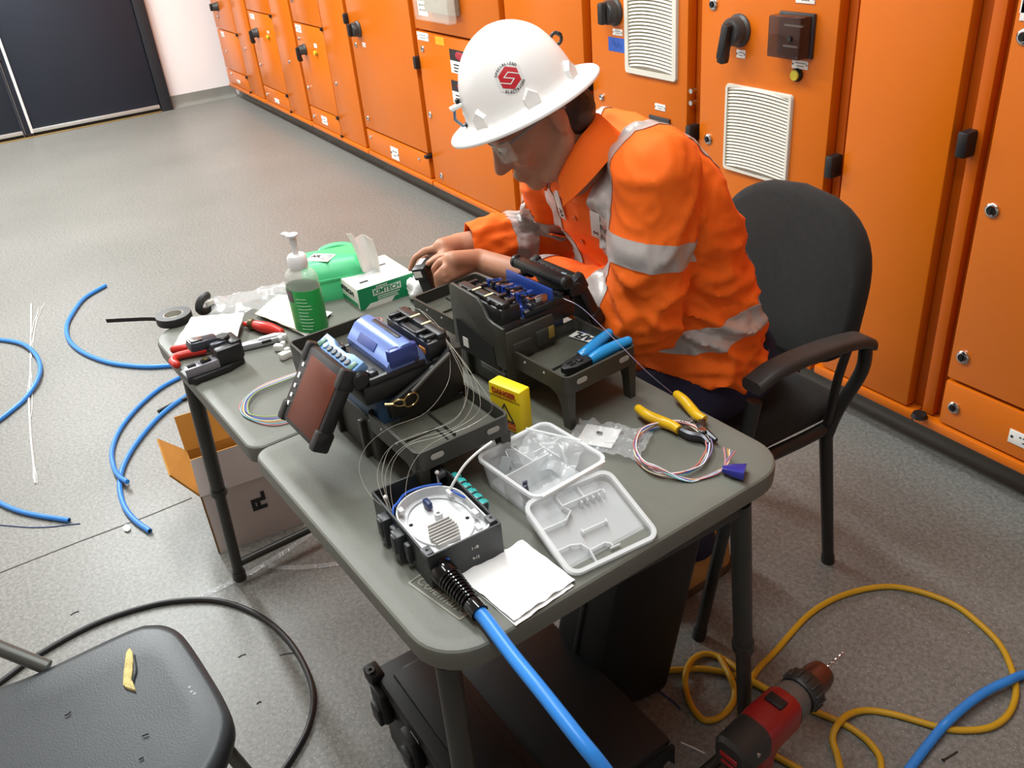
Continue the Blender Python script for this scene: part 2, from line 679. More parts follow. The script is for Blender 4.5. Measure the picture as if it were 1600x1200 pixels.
t, lp, ds, st = compartments(-8.05, -7.43, -7.035, 'far end orange cubicle of small doors against the white wall', (.59,), .27)
isolator(ds[1], -7.84, .77, lever=False)
plate(lp, -7.77, -7.68, .185, .21)
plate(ds[0], -7.93, -7.84, .535, .575)
for z in (.42, .69, .24): lock(t, -7.9, z, .012)
lock(st, -7.3, .5, .012)
t, lp, ds, st = compartments(-7.025, -6.45, -6.015, 'orange cubicle with a rotary handle, second from the white wall', (.80,), .265)
k = isolator(ds[0], -6.87, .655)
plate(ds[0], -6.96, -6.86, .745, .78)
plate(lp, -6.79, -6.69, .17, .2)
lock(t, -6.97, .42, .012); lock(t, -6.97, .2, .012); lock(st, -6.25, .52, .012)
plate(ds[0], -6.62, -6.58, .672, .69)
b = MB(); b.cyl((-6.6, FY, .65), (-6.6, FY - .02, .65), .014, n=14, bev=.003); put('push_button', b, mat('button_yellow', 'c3b02c', rough=.4, var=.1), ds[0], world=True)
t, lp, ds, st = compartments(-6.005, -5.475, -5.05, 'orange cubicle with a rotary handle, third from the white wall', (.797,), .266)
isolator(ds[0], -5.87, .64)
plate(ds[0], -5.97, -5.87, .74, .785)
plate(lp, -5.8, -5.7, .178, .23)
lock(t, -5.95, .389, .013); lock(t, -5.95, .7, .013); lock(t, -5.95, .2, .013); lock(st, -5.4, .488, .013); lock(t, -6.03 + .09, .93, .013)
plate(ds[0], -5.68, -5.63, .67, .695)
b = MB(); b.cyl((-5.655, FY, .64), (-5.655, FY - .02, .64), .014, n=14, bev=.003); put('push_button', b, MATS['button_yellow'], ds[0], world=True)

# --- tall door with a round handle
t = cubicle(-5.04, -4.195, 'orange cubicle with one tall glossy door and a round black handle')
d1 = door(t, -5.03, -4.215, .285, 2.1)
lp = door(t, -5.03, -4.215, .15, .275, 'lower_panel')
isolator(d1, -4.9, .845, lever=False, r=.044)
plate(d1, -4.87, -4.83, .755, .778)
lock(d1, -4.97, .755); lock(d1, -4.97, .345); lock(lp, -4.98, .235, .011); lock(lp, -4.33, .235, .009)
plate(lp, -4.7, -4.6, .165, .235)
hinge(t, -5.035, .89); hinge(t, -4.2, .275, .02, .03)

# --- cubicle with the meter under a clear cover
t = cubicle(-4.185, -3.335, 'orange cubicle with a grey meter behind a clear cover and red danger stickers')
d2 = door(t, -4.165, -3.35, .91, 2.1)
d1 = door(t, -4.165, -3.35, .15, .90)
hinge(t, -4.178, .75, .06, .028)
lock(d1, -4.12, .502, .016); lock(d1, -4.08, .197, .016); lock(d1, -4.11, .82, .015)
plate(d1, -4.15, -4.03, .86, .897)
b = MB(); b.box2((-3.96, FY - .002, .857), (-3.87, FY, .893)); put('yellow_sticker', b, mat('sticker_amber', 'eba21c', rough=.5, var=.05), d1, world=True)
for x, z in ((-3.83, .80), (-3.845, .66)):
    b = MB(); b.box2((x, FY - .0015, z), (x + .19, FY, z + .05)); b.mi = 1; b.box2((x, FY - .0015, z - .055), (x + .19, FY, z)); b.mi = 2
    for i in range(3): b.box2((x + .03, FY - .002, z - .02 - i * .014), (x + .15, FY - .001, z - .014 - i * .014))
    b.mi = 3; b.ball((x + .095, FY - .001, z + .025), .02, 14, 6, sc=(2.2, .12, 1))
    put('danger_sticker', b, [mat('sticker_black', '2a2023', rough=.5, var=.05), PLATE, INK, mat('sticker_red', 'a32a35', rough=.5, var=.05)], d1, world=True)
b = MB(); b.box2((-4.1, FY - .003, .975), (-4.0, FY, 1.3)); b.mi = 1
for i in range(7):
    z = 1.0 + i * .022
    x = -4.085
    while x < -4.02:
        l = R_.uniform(.008, .02); b.box((x + l / 2, FY - .0033, z), (l, .0008, .008)); x += l + .006
put('warning_notice', b, [PLATE, INK], d2, world=True)
b = MB(); b.box2((-3.98, FY - .03, 1.0), (-3.68, FY, 1.3), .008); mt = put('meter', b, mat('meter_grey', 'a79f8d', rough=.5, var=.3, vscale=18), d2, world=True)
b = MB(); b.box2((-4.0, FY - .075, .972), (-3.66, FY - .0305, 1.32), .012); put('meter_cover', b, mat('clear_cover', 'e9e3d6', rough=.12, alpha=.25, var=.05), mt, world=True)

# --- cubicle behind the hard hat
t = cubicle(-3.325, -2.745, 'plain orange cubicle behind the white hard hat')
d1 = door(t, -3.305, -2.765, .15, 2.1)
lock(d1, -3.25, .3, .015); lock(d1, -3.25, .8, .015)
hinge(t, -2.742, .84, .06, .026)

# --- cubicle with the tall grille, blue tape and small display
t = cubicle(-2.735, -2.18, 'orange cubicle with a tall grille, blue tape and a small display')
d1 = door(t, -2.715, -2.205, .15, 2.1)
isolator(d1, -2.575, 1.095, lever=False, r=.046)
plate(d1, -2.584, -2.53, 1.02, 1.041)
b = MB(); b.box2((-2.612, FY - .001, .966), (-2.517, FY, 1.012)); b.mi = 1
for i in range(5): b.box((-2.585 + i * .011, FY - .0012, .99 + R_.uniform(-.006, .006)), (.002, .0006, .018))
put('blue_tape', b, [mat('masking_tape_blue', '2d55ac', rough=.6, var=.08), mat('tape_pen', '1c3270', rough=.6, var=.05)], d1, world=True)
grille(d1, -2.512, -2.248, .905, 1.25, 28, arc=.010, bow=2.2, rim=.02)
plate(d1, -2.361, -2.308, .803, .824)
b = MB(); b.box2((-2.388, FY - .008, .72), (-2.282, FY, .783), .004); b.mi = 1; b.box2((-2.372, FY - .0085, .735), (-2.298, FY - .007, .77))
put('display', b, [DKGREY, mat('display_glass', '5d5a52', rough=.2, var=.1)], d1, world=True)
b = MB(); b.cyl((-2.183, FY - .004, .887), (-2.183, FY + .02, .887), .008, n=12); put('screw', b, CHROME, t, world=True)
b = MB(); b.cyl((-2.183, FY - .004, .85), (-2.183, FY + .02, .85), .008, n=12); put('screw', b, CHROME, t, world=True)
hinge(t, -2.172, .757, .055, .024)
lock(d1, -2.66, .8, .012)

# --- cubicle with the square grille, isolator and dark meter box
t = cubicle(-2.165, -1.61, 'orange cubicle with a square grille, lever handle and smoked square box')
d1 = door(t, -2.145, -1.635, .15, 2.1)
lock(d1, -2.094, 1.148, .0165); lock_core(d1, -2.094, 1.148, .0165)
lock(d1, -2.1, .75, .0165); lock_core(d1, -2.1, .75, .0165)
isolator(d1, -1.985, 1.085, .22, .046)
plate(d1, -1.99, -1.955, 1.01, 1.033)
grille(d1, -2.024, -1.762, .674, .934, 25, arc=.010, bow=2.4, rim=.010)
b = MB(); b.box2((-1.826, FY - .012, 1.036), (-1.705, FY, 1.15), .003)
kb = put('switch_box', b, DKGREY, d1, world=True, label='smoked brown clear box over a switch')
b = MB(); b.box2((-1.822, FY - .055, 1.04), (-1.709, FY - .0125, 1.146), .004); put('smoked_cover', b, mat('smoked_clear', '3a2018', rough=.08, alpha=.72, var=.05), kb, world=True)
b = MB(); b.cyl((-1.74, FY - .056, 1.093), (-1.74, FY - .062, 1.093), .007, n=12); put('cover_lock', b, BLK, kb, world=True)
b = MB(); b.box2((-1.80, FY - .018, 1.115), (-1.735, FY - .0125, 1.119)); b.box2((-1.80, FY - .018, 1.062), (-1.75, FY - .0125, 1.066)); put('switch_marking', b, PLATE, kb, world=True, kind='stuff')
plate(d1, -1.777, -1.721, 1.006, 1.029)
plate(d1, -1.78, -1.715, 1.172, 1.196)
b = MB(); b.lathe([(0, 0), (.018, 0), (.018, .008), (.0155, .012), (0, .012)], 20, T(-1.755, FY, .99) @ RX(pi / 2)); pb = put('push_button', b, BLK, d1, world=True, label='round yellow push button in a black ring')
b = MB(); b.cyl((-1.755, FY - .010, .99), (-1.755, FY - .017, .99), .0145, n=18, bev=.002); put('button_cap', b, MATS['button_yellow'], pb, world=True)
hinge(t, -1.603, .768, .062, .026)

# --- plain cubicle behind the chair
t = cubicle(-1.6, -1.245, 'plain narrow orange cubicle behind the black office chair')
d1 = door(t, -1.575, -1.272, .15, 2.1)

# --- nearest cubicle at the frame's edge
t = cubicle(-1.2445, 0.5, 'nearest orange cubicle with a lower panel and four chrome locks')
b = MB(); b.box2((-1.232, FY + .012, .15), (-1.2, BY, 2.1), .003); put('edge_strip', b, ORANGE_D, t, world=True)
d1 = door(t, -1.172, .48, .292, 2.1)
hinge(t, -1.228, .90, .062, .028)
b = MB(); b.cyl((-1.221, FY - .012, .147), (-1.221, FY - .012, .158), .022, .018, n=20); put('door_stop', b, BLK, t, world=True)
lp = door(t, -1.172, .48, .152, .282, 'lower_panel')
for z in (.759, .365): lock(d1, -1.138, z, .0175); lock_core(d1, -1.138, z, .0175)
lock(d1, -1.142, 1.144, .0175); lock_core(d1, -1.142, 1.144, .0175)
lock(lp, -1.136, .213, .0165); lock_core(lp, -1.136, .213, .0165)
plate(lp, -.98, -.86, .19, .228)
plate(d1, -1.163, -1.05, 1.19, 1.235)
b = MB(); b.box2((-1.16, FY - .0025, 1.175), (-1.135, FY, 1.222), .0006); put('label_plate', b, PLATE, d1, world=True)
# ================================================================== folding table
TZ = 0.74
TABLE = mat('table_plastic', '6b6c63', rough=.46, spec=.4, var=.16, vscale=5, bump=.25, bscale=260, bdist=.0008)
TUBE = mat('tube_charcoal', '35342f', rough=.42, var=.2, vscale=14)
tb = thing('folding_table', 'grey plastic fold-in-half camping table with charcoal tube legs', 'table', (-1.33, .525, 0), rad(4.0))
HL, HW = .61, .318
for s, nm in ((-1, 'far'), (1, 'near')):
    rr = [.072, .02, .03, .072] if s > 0 else [.02, .072, .072, .03]
    def ring(inset, z, s=s, rr=rr):
        return [(x + s * (HL / 2 + .0008), y, z) for x, y in rrect(HL - 2 * inset, HW * 2 - 2 * inset, [max(q - inset, .004) for q in rr], 8)]
    b = MB(); b.loft([ring(.016, .704), ring(.004, .705), ring(.0015, .707), ring(0, .732), ring(.0012, .7365), ring(.004, .7388), ring(.016, .7408), ring(.024, .74)])
    put('tabletop_half', b, TABLE, tb, angle=22)
b = MB()
for v in (-.2, .2): b.box((0, v, .694), (.1, .06, .006), .002)
put('fold_hinge', b, TUBE, tb)
tinv = tb.matrix_world.inverted()


def tleg(top, mid, bot):
    b = MB()
    b.tube([top, mid], .0165, 14)
    b.cyl(Vector(mid) + (Vector(mid) - Vector(bot)).normalized() * .02, mid, .0195, n=14)
    b.tube([mid, bot], .0135, 14)
    b.cyl(Vector(bot) + (Vector(top) - Vector(bot)).normalized() * .035, bot, .0165, .018, n=14)
    put('leg', b, TUBE, tb, world=True)


def leg_pair(tops, bots, bar=.06):
    feet = []
    for tp, bt in zip(tops, bots):
        tp, bt = Vector(tp), Vector(bt)
        tleg(tp, tp.lerp(bt, .52), bt)
        feet.append((tp, bt))
    a, c = [tp.lerp(bt, 1 - bar / .7) for tp, bt in feet]
    b = MB(); b.tube([a, c], .0105, 12); put('stretcher', b, TUBE, tb, world=True)
    a, c = feet[0][0], feet[1][0]
    b = MB(); b.tube([a + Vector((0, 0, -.012)), c + Vector((0, 0, -.012))], .012, 12); put('leg_pivot_bar', b, TUBE, tb, world=True)


leg_pair([(-1.735, .200, .699), (-1.775, .73, .699)], [(-1.93, .192, .0), (-1.975, .77, .0)])
leg_pair([(-.745, .278, .699), (-.755, .785, .699)], [(-.725, .262, .0), (-.80, .885, 0)], .05)
# a raised maker's frame and name near the front corner
lM = frame(at(690, 930, .7403), at(723, 960, .7403) - at(655, 912, .7403), (0, 0, 1))
EMB = mat('table_emboss', '8d8b7e', rough=.5, var=.1, vscale=20)
b = MB()
o_ = rrect(.105, .03, .003, 3); i_ = rrect(.099, .024, .002, 3)
b.loft([[(x, y, 0) for x, y in o_], [(x, y, .0008) for x, y in o_], [(x, y, .0008) for x, y in i_], [(x, y, 0) for x, y in i_]], lM, caps=False)
put('maker_frame', b, EMB, tb, world=True)
text('maker_name', 'Coleman', .022, EMB, tb, lM @ T(-.006, 0, .0004), world=True, width=.08, bold=.0004, shear=.15)
b = MB(); b.lathe([(.0065, 0), (.0065, .0006), (.004, .0006), (.004, 0)], 12, lM @ T(.044, 0, 0)); put('maker_mark', b, EMB, tb, world=True)

# ================================================================== splicer work trays
OLIVE = mat('tray_olive_black', '3b3a33', rough=.42, spec=.45, var=.18, vscale=9, bump=.12, bscale=300)
OLIVE2 = mat('tray_floor', '55554b', rough=.33, spec=.5, var=.3, vscale=14)


def work_tray(name, label, cx, cy, ang, L, W, zr=.84, bare=False):
    t = thing(name, label, 'tray', (cx, cy, TZ), ang, 'work trays under the two splicers')
    zr -= TZ
    zf = zr - .020
    for s in (-1, 1):
        x0, x1 = (.078, L / 2)
        xc, w_ = s * (x0 + x1) / 2, (x1 - x0)
        b = MB()
        def pf(i, z, w_=w_): return [(x + xc, y) for x, y in rrect(w_ - 2 * i, W - 2 * i, max(.012 - i, .004), 4)]
        b.tray(pf, zf - .012, zr, .0045, floor=.008)
        # shallow compartments moulded in the floor
        if not (bare and s > 0):
            b.box((xc - s * w_ * .28, W * .1, zf + .001), (.003, W * .7, .012), .001)
            b.box((xc + s * .005, W * .02, zf + .000), (w_ * .5, .003, .010), .001)
        for yy in (-W * .40, -W * .06): b.box((xc + s * w_ * .22, yy, zf - .001), (w_ * .34, .0025, .006), .0008)
        b.box((xc + s * w_ * .05, -W * .23, zf - .001), (.0025, W * .34, .006), .0008)
        e = put('tray_end', b, [OLIVE], t)
        b = MB(); b.box((xc, s * .0, zf - .0035), (w_ - .012, W - .012, .002)); put('tray_floor', b, OLIVE2, e)
        # grip slots and rim studs
        b = MB()
        for sy in (-1, 1):
            b.prism([(x * 1, y) for x, y in rrect(.022, .009, .0044, 4)], 0, .0012, T(s * L / 2 + s * .0006, sy * W * .3, zr - .014) @ RZ(pi / 2) @ RX(pi / 2))
            b.ball((xc + s * .02, sy * (W / 2 - .001), zr - .01), .0028, 8, 6)
            b.ball((xc - s * .03, sy * (W / 2 - .001), zr - .01), .0028, 8, 6)
        put('grip_slot', b, mat('slot_grey', 'a5a39b', rough=.5, var=.1), e, kind='stuff')
        for sy in (-1, 1):
            xo, yo = s * (L / 2 - .012), sy * (W / 2 - .010)
            b = MB()
            rings = []
            for f, wx, wy in ((0, .016, .012), (.55, .019, .014), (.85, .026, .017), (1.0, .05, .018)):
                z = f * (zf - .010)
                xm = xo + s * (.010 - wx / 2) * 1.0
                rings.append([(xm + sx_ * wx / 2, yo + sy_ * wy / 2, z) for sx_, sy_ in ((1, 1), (-1, 1), (-1, -1), (1, -1))])
            b.loft(rings)
            put('leg', b, OLIVE, t)
    b = MB()
    def pf(i, z): return [(x, y) for x, y in rrect(.168 - 2 * i, W - .01 - 2 * i, max(.008 - i, .003), 3)]
    b.tray(pf, .004, zf + .0, .006, floor=.03)
    for s in (-1, 1): b.box((s * .078, 0, zf - .008), (.014, W - .004, .016), .003)
    b.box((-.05, -W / 2 + .002, .035), (.012, .012, .07), .002); b.box((.05, -W / 2 + .002, .035), (.012, .012, .07), .002)
    put('centre_cradle', b, OLIVE, t)
    return t


t1 = work_tray('work_tray', 'dark work tray holding the splicer with the brown screen', -1.224, .441, rad(3.2), .478, .163)
t2 = work_tray('work_tray', 'dark work tray with a small logo label and blue-handled cutter', -1.258, .7115, rad(6.6), .462, .158, bare=True)
# label in the second tray
sM = frame(at(914, 527, .8205), at(938, 527, .8205) - at(889, 512, .8205), (0, 0, 1))
AFLW = mat('sticker_white', 'e6e4de', rough=.5, var=.03)
b = MB(); b.box((0, 0, 0), (.054, .024, .0008), 0, sM); lb = put('logo_label', b, AFLW, t2, world=True, label='white label with black letters below a blue strip')
b = MB(); b.box((.004, .018, 0), (.046, .012, .0008), 0, sM)
put('blue_strip', b, mat('label_blue', '2b3f96', rough=.4, var=.05), lb, world=True)
text('logo', 'AFL', .027, INK, lb, sM @ RZ(pi) @ T(.001, 0, .0006), world=True, width=.042, bold=.0009, shear=.2)


# ================================================================== the two fusion splicers
SBLK = mat('splicer_black', '222222', rough=.38, spec=.5, var=.25, vscale=40, bump=.08, bscale=200)
SBLUE = mat('splicer_blue_body', '3f5f80', rough=.4, var=.15, vscale=12)
SLID = mat('splicer_lid_blue', '6f86c4', rough=.28, metal=.25, var=.1, vscale=15)
SKEY = mat('splicer_key_blue', '6d96c8', rough=.35, var=.06, vscale=12)
SGREY = mat('splicer_grey_trim', '55575a', rough=.35, metal=.3, var=.15, vscale=30)
SGLASS = mat('screen_brown', '6a2c14', rough=.3, spec=.25, col2='4a2010', vscale=6)
SILVER = mat('silver', 'c8c8c8', rough=.22, metal=1, var=.1, vscale=20)
GOLD = mat('brass_gold', 'c9b27a', rough=.25, metal=1, var=.1, vscale=20)
WHITEP = mat('white_plastic', 'ecece8', rough=.4, var=.03, vscale=10)
STEELD = mat('dark_steel', '4a4b4e', rough=.35, metal=.8, var=.25, vscale=30)


def splicer(name, label, loc, ang, opened):
    my = -.142 if opened else -.166
    t = thing(name, label, 'fusion splicer', loc, ang, 'fusion splicers on the work trays')
    b = MB(); b.box2((-.06, -.062, 0), (.06, .062, .07), .006)
    put('base', b, SBLUE, t)
    b = MB(); b.box2((-.07, -.082, .062), (.07, .078, .098), .008)
    for sx in (-1, 1):
        b.box((sx * .064, -.02, .1), (.012, .1, .014), .004)
        b.box((sx * .062, .06, .05), (.02, .04, .1), .006)
        b.cyl((sx * .05, -.082, .112), (sx * .074, -.082, .112), .014, n=16, bev=.003)
    b.box((0, -.045, .1), (.118, .03, .012), .004)
    put('chassis', b, SBLK, t)
    # monitor: hinged along its top edge, tilted out at the bottom
    top, bot = Vector((0, -.092, .128)), Vector((0, my, .022))
    zax = (top - bot).normalized()
    M = frame(top.lerp(bot, .5), (1, 0, 0), zax)     # local x along, y thickness, z up the screen
    H = (top - bot).length
    b = MB(); b.box((0, 0, 0), (.134, .024, H), .006, M)
    for sx in (-1, 1):
        for sz in (-1, 1): b.box((sx * .06, 0, sz * (H / 2 - .014)), (.018, .029, .034), .005, M)
    mo = put('monitor', b, SBLK, t)
    b = MB(); b.box((.010, -.0122, -.002), (.098, .0016, H - .022), .0006, M); put('screen', b, SGLASS, mo, label='reddish brown switched-off screen')
    b = MB()
    for k, z in enumerate((.03, .012, -.006, -.022, -.036)): b.box((-.052, -.0123, z), (.006, .0012, .006 if k != 1 else .009), 0, M)
    put('screen_icons', b, WHITEP, mo, kind='stuff')
    # key strip along the top of the monitor
    K = frame((0, -.080, .129), (1, 0, 0), (0, -.42, .9))
    b = MB()
    out = [(-.064, -.017), (.0, -.017), (.064, -.017), (.064, .013), (.03, .013), (.014, .008), (-.022, .008), (-.038, .014), (-.064, .014)]
    b.prism(out, -.012, .003, K, bev=.0015)
    ks = put('key_strip', b, SKEY, t)
    for k in range(8):
        b = MB()
        x = -.053 + k * .0151
        if k in (0, 7): b.box((x, -.002, .0035), (.0125, .016, .003), .0012, K)
        else: b.cyl((x, -.003, .002), (x, -.003, .006), .0056, n=12, bev=.001, M=K)
        put('key', b, mat('key_green', '3d6a5a', rough=.4, var=.1) if k in (0, 7) else (mat('key_pale', 'a9c6cf', rough=.4, var=.1) if k == 1 else SGREY), ks)
    # wind cover over the electrodes, or the open electrode bay
    if not opened:
        b = MB()
        prof = [(-.036, .098), (-.036, .115), (-.018, .137), (-.004, .142), (.008, .142), (.02, .132), (.03, .112), (.03, .098)]
        b.loft([[(-.068, y, z) for y, z in prof], [(-.06, y * .99, z + .0005) for y, z in prof], [(.06, y * .99, z + .0005) for y, z in prof], [(.068, y, z) for y, z in prof]])
        wc = put('wind_cover', b, SLID, t)
        b = MB(); b.box((0, .004, .1425), (.085, .008, .003), .001); put('cover_slot', b, SBLK, wc)
        b = MB(); b.box((-.01, 0, .001), (.056, .015, .0012), .0004, frame((0, -.027, .126), (1, 0, 0), (0, -.78, .62))); put('name_label', b, mat('label_slate', '4c5c9a', rough=.4, var=.1), wc)
        b = MB(); b.box((.064, -.006, .125), (.014, .05, .03), .004); put('cover_end', b, mat('lid_deep_blue', '3a4a8c', rough=.3, metal=.2, var=.1), wc)
    else:
        b = MB(); b.box((0, -.002, .096), (.132, .07, .008), .002); b.box((0, -.034, .112), (.132, .006, .03), .002); b.box((0, .03, .106), (.125, .006, .02), .002)
        eb = put('electrode_bay', b, mat('bay_blue', '3553a8', rough=.3, metal=.2, var=.25, vscale=20), t)
        b = MB(); b.box((0, -.062, .132), (.142, .024, .018), .006); b.cyl((-.078, -.062, .132), (-.066, -.062, .132), .0125, n=16, bev=.003); b.cyl((.066, -.062, .132), (.078, -.062, .132), .0125, n=16, bev=.003)
        put('open_wind_cover', b, SBLK, t)
        for k in range(9):
            x = -.058 + k * .0145
            b = MB(); b.box((x, R_.uniform(-.018, .018), .108), (.009, R_.uniform(.012, .03), R_.uniform(.012, .026)), .002)
            b.cyl((x, -.01, .118), (x, .014, .122), .0018, n=8); b.cyl((x + .003, .012, .11), (x + .003, .012, .124), .003, n=10)
            put('fibre_clamp', b, [SILVER, STEELD, mat('clamp_blue', '3d5fb5', rough=.3, metal=.4, var=.1)][k % 3], eb)
    # fibre holders either side
    for sx in (-1, 1):
        b = MB(); b.box((sx * .055, 0, .104), (.022, .03, .016), .003); b.cyl((sx * .06, .014, .112), (sx * .07, .014, .112), .005, n=10)
        put('fibre_holder', b, STEELD, t)
        b = MB(); b.box((sx * .055, -.056, .104), (.016, .016, .02), .003); put('holder_knob', b, STEELD, t)
    # heater along the back
    b = MB(); b.box((0, .058, .112), (.136, .042, .03), .004); b.box((0, .044, .124), (.128, .008, .012), .002); b.box((0, .066, .130), (.134, .018, .012), .004)
    for x in (-.055, -.03, .03, .055): b.box((x, .058, .131), (.008, .04, .008), .002)
    h = put('heater', b, SBLK, t)
    b = MB(); b.box((.05, .0362, .112), (.018, .002, .009), .0005); put('heater_lamp', b, mat('lamp_amber', 'c0752a', rough=.3, var=.05), h)
    for x in (-.018, .018):
        b = MB(); b.box((x, .066, .1366), (.005, .018, .0012)); put('heater_mark', b, mat('mark_cream', 'cfc8a0', rough=.5, var=.1), h)
    return t


s1 = splicer('fusion_splicer', 'fusion splicer with a brown screen, closed blue cover and brass clip', (-1.185, .433, .80), rad(4), False)
s2 = splicer('fusion_splicer', 'fusion splicer seen from behind, cover open on a blue electrode bay', (-1.243, .706, .788), rad(185.5), True)
# leather side flap, ring and snap hook on the near end of the first splicer
YZ = Matrix(((0, 0, 1, 0), (1, 0, 0, 0), (0, 1, 0, 0), (0, 0, 0, 1)))
b = MB(); b.prism([(-.052, .060), (-.050, .036), (.03, .022), (.084, .036), (.088, .110), (.066, .114), (.045, .098), (.0, .08)], .073, .083, YZ, bev=.003)
st_ = put('side_flap', b, mat('strap_leather', '20201e', rough=.5, var=.2, vscale=20), s1)
b = MB(); b.tube([(.0845, .064, .108), (.0855, .03, .092), (.086, -.010, .070)], .0035, 6); put('strap_cord', b, mat('strap_grey', '55534c', rough=.6, var=.1), st_)
b = MB(); rg = [(.090 + .003 * sin(a), -.016 + .0125 * cos(a), .060 + .0125 * sin(a)) for a in [2 * pi * k / 20 for k in range(20)]]
b.tube(rg, .0016, 8, closed=True); put('ring', b, GOLD, st_)
b = MB(); b.tube(smooth_path([(.09, -.028, .064), (.088, -.036, .067), (.084, -.046, .063), (.088, -.038, .057), (.09, -.028, .056)], 4, True), .0016, 8, closed=True); b.cyl((.086, -.044, .062), (.080, -.056, .064), .0028, n=8); put('snap_hook', b, GOLD, st_)
# olive shell on the back of the second splicer (its long side towards us)
so = []
prof = [(-.078, .018), (.078, .018), (.078, .098), (.05, .1), (.035, .104), (.022, .122), (.008, .134), (-.07, .138), (-.078, .132)]
def shell(y0, y1):
    b = MB()
    b.prism([(-x, z) for x, z in reversed(prof)], y0, y1, Matrix(((1, 0, 0, 0), (0, 0, 1, 0), (0, 1, 0, 0), (0, 0, 0, 1))), bev=.002)
    return b
b = shell(.079, .086)
sh = put('rear_shell', b, OLIVE, s2)
b = MB(); b.prism([(.062, .012), (.066, .07), (.048, .074), (-.045, .055), (-.05, .012)], .0858, .0872, Matrix(((1, 0, 0, 0), (0, 0, 1, 0), (0, 1, 0, 0), (0, 0, 0, 1)))); put('shell_opening', b, DARKHOLE, sh)
b = MB(); b.box((.04, .0876, .032), (.016, .0012, .018)); put('rating_label', b, AFLW, sh)
b = MB(); b.box((-.04, .087, .006), (.07, .004, .010), .001); put('shell_rib', b, OLIVE, sh)
b = MB(); b.box((-.076, .03, .045), (.008, .105, .088), .004); b.box((-.081, .05, .05), (.006, .04, .03), .003); b.box((-.081, 0.0, .055), (.006, .04, .03), .003); es = put('end_shell', b, OLIVE, s2)
b = MB(); b.box((-.0846, -.012, .06), (.0012, .012, .022), .0003); put('gold_label', b, mat('label_gold', 'a58b3f', rough=.4, metal=.3, var=.1), es)

# ================================================================== things on the table
# --- blue handled crimping cutter in tray two
zc = .831
t = thing('crimping_cutter', 'cutter with two blue handles and black jaws lying in a dark tray', 'cutter', at(890, 575, .815), 0)
HB = mat('handle_blue', '2a8fd0', rough=.25, var=.08, vscale=20)
for pl in ([(906, 557), (918, 549), (936, 534), (951, 521)], [(922, 563), (938, 553), (958, 543), (981, 533)]):
    b = MB(); P = smooth_path([at(x, y, zc + .004 * i) for i, (x, y) in enumerate(pl)], 5)
    n_ = len(P); b.tube(P, .009, 12, rs=[.0072 + .0036 * sin(pi * (.15 + .8 * k / n_)) for k in range(n_)]); b.ball(P[-1], .0085, 12, 8); put('handle', b, HB, t, world=True)
b = MB()
M = frame(at(905, 566, zc), at(868, 583, zc) - at(920, 556, zc), (0, 0, 1))
b.prism([(-.032, -.012), (-.012, -.016), (.02, -.014), (.038, -.004), (.038, .004), (.02, .014), (-.012, .016), (-.032, .012), (-.024, 0)], -.005, .005, M, bev=.001)
put('jaws', b, BLK, t, world=True)
b = MB(); b.cyl((0, 0, .004), (0, 0, .008), .007, n=14, M=M, bev=.001); b.box((.018, .004, .006), (.012, .002, .002), 0, M); b.box((.018, -.004, .006), (.012, .002, .002), 0, M); put('pivot', b, STEELD, t, world=True)

# --- yellow danger box standing on the table
zb = .812
TL, F, RR_ = at(769, 590, zb), at(817, 609, zb), at(832, 597, zb)
ux = (F - TL); L1 = ux.length; ux.normalize()
F0 = at(817, 683, TZ)
M = frame((F0.x, F0.y, TZ), ux, (0, 0, 1))
YEL = mat('danger_yellow', 'f0d019', rough=.45, var=.06, vscale=10)
t = thing('danger_box', 'bright yellow danger box standing on edge by the clear organiser', 'box', M=M)
b = MB(); b.box2((-L1, 0, 0), (0, .027, .084), .0035)
put('case', b, YEL, t)
b = MB(); b.box2((-L1, -.0006, .062), (-.001, .0005, .064)); put('lid_line', b, mat('yellow_dark', 'b58f10', rough=.5, var=.1), t)  # darker yellow strip marking the lid joint
RED = mat('print_red', 'b4491c', rough=.5, var=.05)
TM = T(-L1 / 2, -.0006, 0) @ RX(pi / 2)
text('danger_word', 'DANGER', .014, RED, t, TM @ T(0, .072, 0), width=L1 * .76, bold=.0005)
b = MB(); b.box2((-L1 * .76, -.0008, .0625), (-L1 * .24, 0, .0638)); put('small_print', b, RED, t)
b = MB(); o_ = [(0, .054), (-.02, .02), (.02, .02)]; i_ = [(0, .049), (-.0165, .022), (.0165, .022)]
b.loft([[(x, y, 0) for x, y in o_], [(x, y, .0006) for x, y in o_], [(x, y, .0006) for x, y in i_], [(x, y, 0) for x, y in i_]], TM, caps=False); put('warning_triangle', b, INK, t)
b = MB()
for z in (.014, .006): b.box2((-L1 * .8, -.0008, z), (-L1 * .2, 0, z + .005))
put('lower_print', b, RED, t, kind='stuff')

